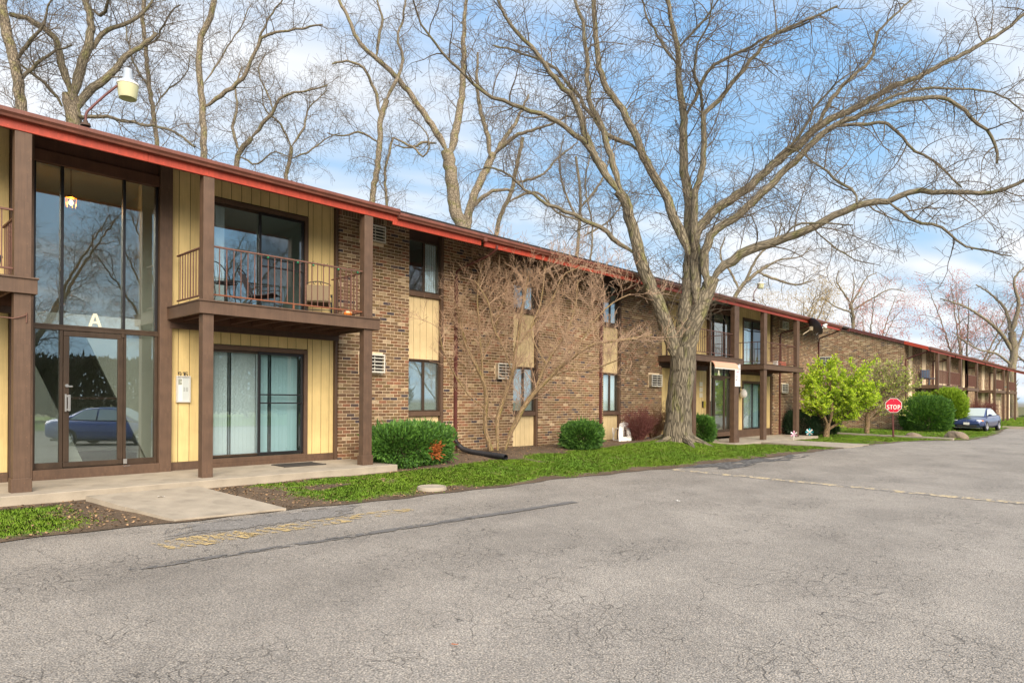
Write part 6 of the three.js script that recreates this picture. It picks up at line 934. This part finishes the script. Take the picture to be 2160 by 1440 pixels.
// clipped evergreen: short needle sprays over a lumpy body, with stems inside
function evergreen(label, at, rx, ry, rz, n, seed, o = {}) {
  const r = rng(seed), t = thing(o.name ?? 'yew_bush', label, o.category ?? 'bush', at, o.turn ?? 0), P = o.power ?? 3, sets = [[], [], []], dead = [];
  const surf = (th, ph) => { const c = Math.cos(ph), d = V(Math.cos(th) * c, Math.sin(ph), Math.sin(th) * c), k = Math.pow(Math.pow(Math.abs(d.x), P) + Math.pow(Math.abs(d.y), P) + Math.pow(Math.abs(d.z), P), -1 / P), lump = 0.74 + 0.30 * fbm(d.x * 2.2 + 9 + seed, d.y * 2.2 + d.z * 1.9 + 9, 999, 3, seed) + 0.24 * fbm(d.x * 7 + 9 + seed, d.y * 7 + d.z * 6 + 9, 999, 3, seed + 3); return V(d.x * rx * k * lump, ry + d.y * ry * k * lump, d.z * rz * k * lump); };
  for (let i = 0; i < n; i++) {
    const th = r() * 6.283, ph = Math.asin(lerp(-0.85, 1, r())), s = surf(th, ph), depth = 1 - 0.38 * Math.pow(r(), 2.2), p = V(s.x * depth, ry + (s.y - ry) * depth, s.z * depth); if (p.y < 0.02) continue;
    const out = V(s.x / rx / rx, (s.y - ry) / ry / ry + (o.up ?? 0.5), s.z / rz / rz).normalize().add(V(r() - 0.5, r() - 0.4, r() - 0.5).multiplyScalar(1.0)).normalize(), L = (o.len ?? 0.075) * (0.6 + 0.8 * r()) * (r() < 0.05 ? 2.2 : 1), w = (o.wide ?? 0.016) * (0.7 + 0.6 * r()), a = randomPerp(out, r).multiplyScalar(w), b = V(0, 0, 0).crossVectors(out, a), e = p.clone().addScaledVector(out, L), m = p.clone().addScaledVector(out, L * 0.5);
    const bucket = o.dead && V(p.x - o.dead[0], p.y - o.dead[1], p.z - o.dead[2]).length() < o.dead[3] * (0.6 + 0.7 * r()) ? dead : sets[Math.floor(r() * 3)];
    for (const v of [a, b]) { const l = m.clone().add(v), q = m.clone().sub(v); bucket.push(p.x, p.y, p.z, l.x, l.y, l.z, e.x, e.y, e.z, p.x, p.y, p.z, e.x, e.y, e.z, q.x, q.y, q.z); }
  }
  const tones = o.tones ?? [[0.045, 0.12, 0.018], [0.065, 0.17, 0.022], [0.105, 0.235, 0.03]], build = (arr) => { const g = new THREE.BufferGeometry(); g.setAttribute('position', new THREE.Float32BufferAttribute(arr, 3)); g.computeVertexNormals(); return g; };
  sets.forEach((s, i) => stuff(mesh('foliage', build(s), std({ color: rgb(...tones[i]), roughness: 0.6, side: THREE.DoubleSide }), t)));
  if (dead.length) { const d = stuff(mesh('dead_foliage', build(dead), std({ color: rgb(0.42, 0.13, 0.03), roughness: 0.8, side: THREE.DoubleSide }), t)); d.userData.label = 'patch of dead orange needles'; }
  const st = new Tubes(); for (let i = 0; i < 16; i++) { const a = r() * 6.283, k = 0.3 + 0.5 * r(); st.add([V(Math.cos(a) * 0.05, -0.05, Math.sin(a) * 0.05), V(Math.cos(a) * rx * k * 0.5, ry * 0.7, Math.sin(a) * rz * k * 0.5), V(Math.cos(a) * rx * k, ry * 1.5, Math.sin(a) * rz * k)], [0.025, 0.016, 0.005], 5); } mesh('stem', st.geometry(), M.twig, t);
  return t;
}
evergreen('broad clipped evergreen bush with an orange dead patch beside the near balcony post', [9.02, -0.17, 1.15], 0.94, 0.45, 0.66, 15000, 31, { dead: [0.2, 0.33, 0.62, 0.17] });
evergreen('round evergreen bush at the foot of the brick between two window strips', [14.95, -0.12, 1.35], 0.52, 0.375, 0.5, 9000, 32);
evergreen('evergreen bush half hidden behind the big tree trunk', [22.05, -0.20, 1.2], 0.44, 0.45, 0.5, 9000, 33);
evergreen('dark clipped hedge under the far wall left of the bright green bush', [33.2, -0.43, 0.75], 0.75, 0.62, 0.7, 8000, 34, { tones: [[0.012, 0.035, 0.012], [0.018, 0.048, 0.014], [0.026, 0.065, 0.016]] });
evergreen('dark hedge between the two bright green bushes', [35.7, -0.42, 1.1], 0.6, 0.6, 0.6, 6500, 35, { tones: [[0.014, 0.04, 0.012], [0.02, 0.055, 0.014], [0.05, 0.10, 0.016]] });
evergreen('big dark green hedge at the corner of the gable', [46.2, -0.48, 3.4], 1.75, 1.0, 1.2, 15000, 36, { len: 0.11, wide: 0.026, tones: [[0.04, 0.115, 0.014], [0.065, 0.17, 0.016], [0.10, 0.22, 0.02]], category: 'hedge', name: 'hedge' });
evergreen('rounded yellow green shrub behind the corner hedge', [50.2, -0.48, 3.7], 1.15, 1.32, 1.1, 12000, 37, { len: 0.12, wide: 0.028, power: 2.2, tones: [[0.15, 0.26, 0.012], [0.22, 0.35, 0.016], [0.30, 0.43, 0.025]], category: 'shrub', name: 'shrub' });
evergreen('low yellow green shrub on top of the corner hedge line', [47.6, -0.48, 2.9], 1.3, 1.12, 0.6, 8000, 38, { len: 0.12, wide: 0.028, tones: [[0.13, 0.25, 0.012], [0.20, 0.32, 0.016], [0.27, 0.40, 0.022]], category: 'shrub', name: 'shrub' });
evergreen('small dark bush just left of the parked sedan', [52.4, -0.5, 4.0], 0.9, 0.62, 0.8, 7000, 39, { len: 0.1, wide: 0.026, tones: [[0.012, 0.04, 0.012], [0.02, 0.06, 0.014], [0.03, 0.08, 0.016]] });

// twiggy shrubs without leaves
function twigShrub(label, at, h, spread, n, m, seed, levels, name = 'bare_shrub') {
  const r = rng(seed), t = thing(name, label, 'shrub', at), st = new Tubes(), cr = new Tubes();
  for (let i = 0; i < n; i++) { const a = r() * 6.283, k = Math.sqrt(r()), d = V(Math.cos(a) * k * spread / h, 1, Math.sin(a) * k * spread / h).normalize(), p = V(Math.cos(a) * 0.08, -0.04, Math.sin(a) * 0.08), q = [p.clone()], rr = [0.011], L = h * (0.6 + 0.5 * r()); for (let s = 1; s <= 6; s++) { d.add(V((r() - 0.5) * 0.25, 0, (r() - 0.5) * 0.25)).normalize(); p.addScaledVector(d, L / 6); q.push(p.clone()); rr.push(0.011 * (1 - 0.7 * s / 6)); } st.add(q, rr, 5); twigs(cr, q, rr, L, { levels }, r, 0, 0.3); }
  mesh('stem', st.geometry(), m, t); mesh('crown', cr.geometry(), m, t); return t;
}
const FINE = [{ gap: 0.06, len: 0.30, r: 0.005, seg: 3, sides: 3, zig: 0.6, up: 0.4, trop: 0.02, tip: 0.003 }, { gap: 0.05, len: 0.10, r: 0.004, seg: 2, sides: 3, zig: 0.8, up: 0.2, trop: 0, tip: 0.004 }];
twigShrub('red brown leafless barberry shrub against the brick left of the big trunk', [18.15, -0.05, 1.15], 1.0, 0.55, 60, M.twigRed, 61, FINE, 'barberry_shrub');
twigShrub('low brown leafless shrub between the barberry and the big trunk', [19.3, -0.05, 1.0], 1.05, 0.6, 50, std({ color: rgb(0.20, 0.11, 0.05), roughness: 0.9 }), 62, FINE);
twigShrub('round rusty leafless shrub at the right behind the parked sedan', [60.5, -0.5, 4.2], 1.7, 1.1, 90, M.twigRed, 63, [{ gap: 0.10, len: 0.5, r: 0.009, seg: 3, sides: 3, zig: 0.6, up: 0.3, trop: 0.0, tip: 0.006 }, { gap: 0.09, len: 0.2, r: 0.008, seg: 2, sides: 3, zig: 0.8, up: 0.2, trop: 0, tip: 0.007 }]);

// bright spring leafed bushes
function leafyBush(label, specs, seed, n, tones, lens, m, keep) {
  const r = rng(seed), sets = tones.map(() => []), t = tree('spring_bush', label, specs, { category: 'bush', seed, bark: m, barkLimb: m, twig: M.twigGrey, wave: 0.05, sides: 8, trunkSides: 10, leafFrom: 1, levels: [{ gap: 0.085, len: lens[0], r: 0.012, seg: 5, sides: 4, zig: 0.35, up: 0.5, trop: 0.03, tip: 0.005 }, { gap: 0.08, len: lens[1], r: 0.007, seg: 3, sides: 3, zig: 0.4, up: 0.5, trop: 0.05, tip: 0.004 }],
    leaf: (q, rr) => { if (rr() > keep) return; for (let k = 0; k < n; k++) { const i = Math.floor(rr() * (q.length - 1)), p = V(0, 0, 0).lerpVectors(q[i], q[i + 1], rr()), d = V(rr() - 0.5, rr() - 0.15, rr() - 0.5).normalize(), L = 0.07 + 0.07 * rr(), a = randomPerp(d, rr).multiplyScalar(0.03), e = p.clone().addScaledVector(d, L), c = p.clone().addScaledVector(d, L * 0.5), l = c.clone().add(a), g = c.clone().sub(a); l.y += 0.006; g.y += 0.006; sets[Math.floor(rr() * sets.length)].push(p.x, p.y, p.z, l.x, l.y, l.z, e.x, e.y, e.z, p.x, p.y, p.z, e.x, e.y, e.z, g.x, g.y, g.z); } } });
  sets.forEach((s, i) => { const g = new THREE.BufferGeometry(); g.setAttribute('position', new THREE.Float32BufferAttribute(s, 3)); g.computeVertexNormals(); stuff(mesh('leaves', g, new THREE.MeshPhysicalMaterial({ color: rgb(...tones[i]), roughness: 0.95, transmission: 0.4, thickness: 0, side: THREE.DoubleSide }), t)); }); void r; return t;
}
{ const bk = std({ map: tBark, color: rgb(1.1, 0.85, 0.7), roughness: 0.9 }), B = (x, z, y, list) => list.map(([r0, r1, ...p]) => [r0, r1, ...p.map(([a, b, c]) => [x + a, y + b, z + c])]);
  leafyBush('large bright yellow green bush on twisted stems beside the last far post', B(33.2, 1.9, -0.42, [[0.16, 0.10, [0, -0.05, 0], [0.02, 0.35, 0.05], [-0.05, 0.7, 0.1]], [0.09, 0.03, [-0.05, 0.6, 0.1], [-0.3, 1.2, -0.1], [-0.5, 2.0, -0.3], [-0.6, 2.8, -0.5]], [0.09, 0.03, [0, 0.5, 0.1], [-0.1, 1.3, 0.3], [0.1, 2.2, 0.2], [0.1, 3.2, 0.1]], [0.10, 0.03, [0.02, 0.3, 0.05], [0.3, 0.8, 0.55], [0.45, 1.5, 1.05], [0.5, 2.2, 1.5]], [0.07, 0.03, [0.2, 0.6, 0.4], [0.4, 1.3, 0.9], [0.2, 2.2, 1.1], [0.2, 3.0, 1.3]], [0.06, 0.02, [-0.05, 0.6, 0.1], [-0.1, 1.2, -0.4], [0.1, 1.9, -0.7], [0.1, 2.5, -0.9]], [0.06, 0.02, [0.3, 0.8, 0.55], [0.5, 1.3, 1.15], [0.6, 1.75, 1.7]]]), 71, 20, [[0.36, 0.54, 0.008], [0.48, 0.64, 0.014], [0.58, 0.70, 0.03]], [0.85, 0.36], bk, 0.95);
  leafyBush('paler half leafed bush between the bright bush and the stop sign', B(38.8, 2.15, -0.42, [[0.13, 0.11, [0, -0.05, 0], [0.02, 0.6, 0], [0, 1.1, 0.05]], [0.08, 0.02, [0, 0.9, 0], [0.2, 1.7, 0.6], [0.3, 2.4, 1.2], [0.4, 2.9, 1.7]], [0.08, 0.02, [0, 1.0, 0.05], [-0.1, 1.8, 0.1], [0, 2.7, 0.5], [0, 3.3, 0.6]], [0.07, 0.02, [0, 0.8, 0], [0.1, 1.3, -0.5], [0.1, 2.2, -0.9], [0, 2.9, -1.2]], [0.06, 0.02, [0.02, 0.6, 0], [0.3, 1.4, 0.7], [0.4, 2.0, 1.4], [0.5, 2.4, 2.0]], [0.06, 0.02, [0, 1.0, 0.0], [-0.3, 1.9, 0.6], [-0.3, 2.6, 1.2], [-0.4, 3.1, 1.6]], [0.05, 0.02, [0, 0.5, 0], [-0.1, 1.0, -0.6], [-0.1, 1.5, -1.0]]]), 72, 4, [[0.40, 0.44, 0.08], [0.50, 0.48, 0.16], [0.34, 0.44, 0.04]], [0.95, 0.4], bk, 0.75);
}

// ═════════════════════════ CARS ═════════════════════════
function sedan(label, at, turn, tone, name = 'parked_sedan') {
  const t = thing(name, label, 'car', at, turn), paint = new THREE.MeshPhysicalMaterial({ color: rgb(...tone), roughness: 0.35, metalness: 0.35, clearcoat: 1, clearcoatRoughness: 0.06 }), glass = new THREE.MeshPhysicalMaterial({ color: rgb(0.46, 0.53, 0.51), roughness: 0.04, metalness: 0, ior: 1.9 }), rubber = std({ color: rgb(0.018, 0.018, 0.02), roughness: 0.85 }), alloy = std({ color: rgb(0.62, 0.63, 0.65), metalness: 0.8, roughness: 0.3 }), lampM = new THREE.MeshPhysicalMaterial({ color: rgb(0.72, 0.74, 0.74), roughness: 0.15, clearcoat: 1 }), amber = std({ color: rgb(0.75, 0.24, 0.05), roughness: 0.3 });  // window glass coloured pale to stand in for reflected sky
  // stations along the car: x, half width, sill, waist, top of the lower body
  const st = [[-2.22, 0.62, 0.42, 0.62, 0.80], [-2.16, 0.74, 0.30, 0.62, 0.93], [-1.9, 0.82, 0.25, 0.62, 0.985], [-1.45, 0.845, 0.22, 0.62, 0.975], [-0.8, 0.855, 0.20, 0.62, 0.95], [0, 0.855, 0.20, 0.61, 0.935], [0.75, 0.85, 0.20, 0.60, 0.915], [1.1, 0.845, 0.21, 0.59, 0.875], [1.6, 0.83, 0.22, 0.56, 0.80], [1.95, 0.79, 0.23, 0.54, 0.735], [2.14, 0.71, 0.25, 0.52, 0.67], [2.22, 0.58, 0.30, 0.50, 0.60]];
  const ring = ([x, w, s, m, y]) => { const half = [[0, s], [w * 0.8, s], [w * 0.95, s + 0.06], [w, (s + m) / 2], [w * 1.0, m], [w * 0.975, lerp(m, y, 0.55)], [w * 0.90, lerp(m, y, 0.92)], [w * 0.72, y + 0.012], [w * 0.36, y + 0.026], [0, y + 0.03]]; return half.map(([z, yy]) => [x, yy, z]).concat(half.slice(1, -1).reverse().map(([z, yy]) => [x, yy, -z])); };
  const loft = (rings) => { const n = rings[0].length, pos = rings.flat(2), idx = []; for (let i = 0; i < rings.length - 1; i++) for (let j = 0; j < n; j++) { const a = i * n + j, b = i * n + (j + 1) % n, c = a + n, d = b + n; idx.push(a, b, c, b, d, c); } for (const [i, f] of [[0, 1], [rings.length - 1, 0]]) for (let j = 1; j < n - 1; j++) { const a = i * n, b = i * n + j, c = i * n + j + 1; f ? idx.push(a, c, b) : idx.push(a, b, c); } const g = new THREE.BufferGeometry(); g.setAttribute('position', new THREE.Float32BufferAttribute(pos, 3)); g.setIndex(idx); g.computeVertexNormals(); return g; };
  mesh('body', loft(st.map(ring)), paint, t);
  const cab = [[-1.62, 0.70, 0.70, 0.97, 0.975], [-1.2, 0.735, 0.62, 0.96, 1.185], [-0.85, 0.745, 0.575, 0.95, 1.375], [-0.4, 0.75, 0.565, 0.94, 1.425], [0.1, 0.75, 0.56, 0.93, 1.405], [0.45, 0.745, 0.575, 0.925, 1.255], [0.95, 0.72, 0.66, 0.90, 0.985], [1.16, 0.68, 0.66, 0.88, 0.885]], cr = ([x, w, wt, y0, y1]) => { const half = [[0, y0], [w, y0], [lerp(w, wt, 0.5), lerp(y0, y1, 0.5)], [wt, lerp(y0, y1, 0.93)], [wt * 0.86, y1], [0, y1 + 0.018]]; return half.map(([z, yy]) => [x, yy, z]).concat(half.slice(1, -1).reverse().map(([z, yy]) => [x, yy, -z])); };
  mesh('cabin', loft(cab.map(cr)), paint, t);
  const sheet = (q, m, name, th = 0.006) => { const [a, b, c, d] = q.map((v) => V(...v)), nrm = V(0, 0, 0).crossVectors(b.clone().sub(a), d.clone().sub(a)).normalize().multiplyScalar(th), P = [a, b, c, d], Q = P.map((v) => v.clone().add(nrm)), pos = [], f = (x, y, z) => pos.push(x.x, x.y, x.z, y.x, y.y, y.z, z.x, z.y, z.z); f(Q[0], Q[1], Q[2]); f(Q[0], Q[2], Q[3]); for (let i = 0; i < 4; i++) { const j = (i + 1) % 4; f(P[i], P[j], Q[j]); f(P[i], Q[j], Q[i]); } const g = new THREE.BufferGeometry(); g.setAttribute('position', new THREE.Float32BufferAttribute(pos, 3)); g.computeVertexNormals(); return mesh(name, g, m, t); };
  sheet([[1.12, 0.91, -0.63], [0.22, 1.395, -0.51], [0.22, 1.395, 0.51], [1.12, 0.91, 0.63]], glass, 'windscreen', 0.02); sheet([[-1.58, 1.0, -0.62], [-0.86, 1.392, -0.5], [-0.86, 1.392, 0.5], [-1.58, 1.0, 0.62]].reverse(), glass, 'rear_window', 0.02);
  for (const s of [1, -1]) { const q1 = [[0.88, 0.945, 0.728 * s], [0.28, 1.335, 0.593 * s], [-0.28, 1.365, 0.588 * s], [-0.28, 0.955, 0.752 * s]], q2 = [[-0.34, 0.955, 0.752 * s], [-0.34, 1.365, 0.588 * s], [-0.84, 1.32, 0.598 * s], [-1.28, 0.98, 0.728 * s]]; for (const q of [q1, q2]) sheet(s > 0 ? q : q.slice().reverse(), glass, 'side_window', 0.012);
    for (const x of [1.38, -1.28]) { const w = new THREE.Group(); w.name = 'wheel'; w.position.set(x, 0.30, 0.79 * s); t.add(w); mesh('tyre', new THREE.LatheGeometry([[0.19, -0.09], [0.27, -0.095], [0.30, -0.07], [0.305, 0], [0.30, 0.07], [0.27, 0.095], [0.19, 0.09]].map((v) => new THREE.Vector2(...v)), 32).rotateX(Math.PI / 2), rubber, w); const spokes = [0, 1, 2, 3, 4].map((i) => rbox(-0.035, 0.035, 0.03, 0.19, -0.012, 0.012, 0.006).rotateZ(i * 1.2566).translate(0, 0, 0.07 * s)); mesh('rim', merge([...spokes, new THREE.TorusGeometry(0.19, 0.018, 8, 32).translate(0, 0, 0.075 * s), new THREE.CylinderGeometry(0.05, 0.05, 0.03, 16).rotateX(Math.PI / 2).translate(0, 0, 0.07 * s)]), alloy, w); mesh('brake', new THREE.CylinderGeometry(0.185, 0.185, 0.02, 24).rotateX(Math.PI / 2).translate(0, 0, 0.03 * s), M.dark, w); const arch = new THREE.TorusGeometry(0.345, 0.018, 6, 24, Math.PI).translate(x, 0.30, 0.842 * s); mesh('wheel_arch', arch, paint, t); const ad = new THREE.CircleGeometry(0.34, 28); if (s < 0) ad.rotateY(Math.PI); ad.translate(x, 0.32, 0.853 * s); mesh('arch_liner', ad, M.dark, t); }
    mesh('headlight', new THREE.SphereGeometry(1, 18, 12).scale(0.20, 0.075, 0.20).rotateY(0.5 * s).translate(1.98, 0.645, 0.56 * s), lampM, t); mesh('indicator', new THREE.SphereGeometry(1, 14, 10).scale(0.13, 0.055, 0.07).rotateY(0.5 * s).translate(1.93, 0.645, 0.725 * s), amber, t);
    mesh('tail_light', new THREE.SphereGeometry(1, 14, 10).scale(0.06, 0.09, 0.15).translate(-2.15, 0.78, 0.58 * s), std({ color: rgb(0.35, 0.01, 0.01), roughness: 0.2 }), t); const mir = mesh('mirror', merge([new THREE.SphereGeometry(1, 14, 10).scale(0.06, 0.06, 0.1).translate(0.72, 1.0, 0.86 * s), rbox(0.70, 0.75, 0.945, 0.975, 0.72 * s, 0.82 * s, 0.006)]), paint, t); void mir;
    mesh('door_handle', rbox(-0.25, -0.08, 0.77, 0.80, 0.862 * s - 0.008, 0.862 * s + 0.012, 0.005), paint, t); mesh('side_moulding', rbox(-1.0, 0.95, 0.52, 0.56, 0.858 * s - 0.006, 0.858 * s + 0.012, 0.005), paint, t); }
  mesh('grille', rbox(2.13, 2.205, 0.585, 0.625, -0.36, 0.36, 0.01), M.dark, t); mesh('grille_bar', rbox(2.12, 2.185, 0.632, 0.66, -0.40, 0.40, 0.008), alloy, t); mesh('badge', new THREE.CylinderGeometry(0.045, 0.045, 0.02, 16).rotateZ(Math.PI / 2).translate(2.205, 0.617, 0), alloy, t);
  mesh('air_intake', rbox(2.15, 2.235, 0.285, 0.37, -0.52, 0.52, 0.015), M.dark, t); mesh('bumper', rbox(1.98, 2.25, 0.385, 0.54, -0.70, 0.70, 0.05), paint, t); mesh('number_plate', rbox(2.252, 2.262, 0.40, 0.545, -0.16, 0.16, 0.004), M.white, t); mesh('valance', rbox(2.05, 2.19, 0.20, 0.235, -0.66, 0.66, 0.012), alloy, t);
  mesh('wiper', merge([cyl(V(1.10, 0.935, 0.1), V(0.86, 1.065, -0.45), 0.008), cyl(V(1.10, 0.935, 0.5), V(0.86, 1.065, -0.05), 0.008)]), M.dark, t); mesh('underside', box(-2.0, 2.0, 0.17, 0.24, -0.7, 0.7), M.dark, t); return t;
}
sedan('dark blue sedan parked on the far lawn facing the street', [51.4, -0.5, 5.15], Math.PI - 0.10, [0.042, 0.062, 0.165]);
sedan('blue sedan parked across the lot, mirrored in the entrance door', [8.0, lotY(8.0, 15.6), 15.6], 0.75, [0.01, 0.055, 0.26]);

// alike things carry one group
const GROUPS = { apartment_building: 'brick apartment buildings along the lot', air_conditioner: 'air conditioners set into the brick walls', yard_light: 'yard lights on the roof', patio_chair: 'patio chairs on the near balcony', planter: 'planters on the far right balcony', boulder: 'boulders at the lawn corner', garden_spinner: 'garden spinners by the far slab', balcony_chair: 'chairs on the balconies of the far building', paper_scrap: 'scraps of paper on the ground', bare_tree: 'bare trees behind the buildings and across the lot', distant_tree: 'distant trees at the end of the street', yew_bush: 'clipped evergreen bushes along the facade', shrub: 'yellow green shrubs at the far corner', bare_shrub: 'leafless shrubs', spring_bush: 'bright spring bushes at the end of the near building', evergreen_shrub: 'dark evergreens across the lot', thicket: 'thickets at the far end of the lot', parked_sedan: 'parked sedans' };
for (const o of scene.children) { const g = GROUPS[o.name.replace(/_\d{3}$/, '')]; if (g && o.userData.label) o.userData.group = g; }

renderer.render(scene, camera);
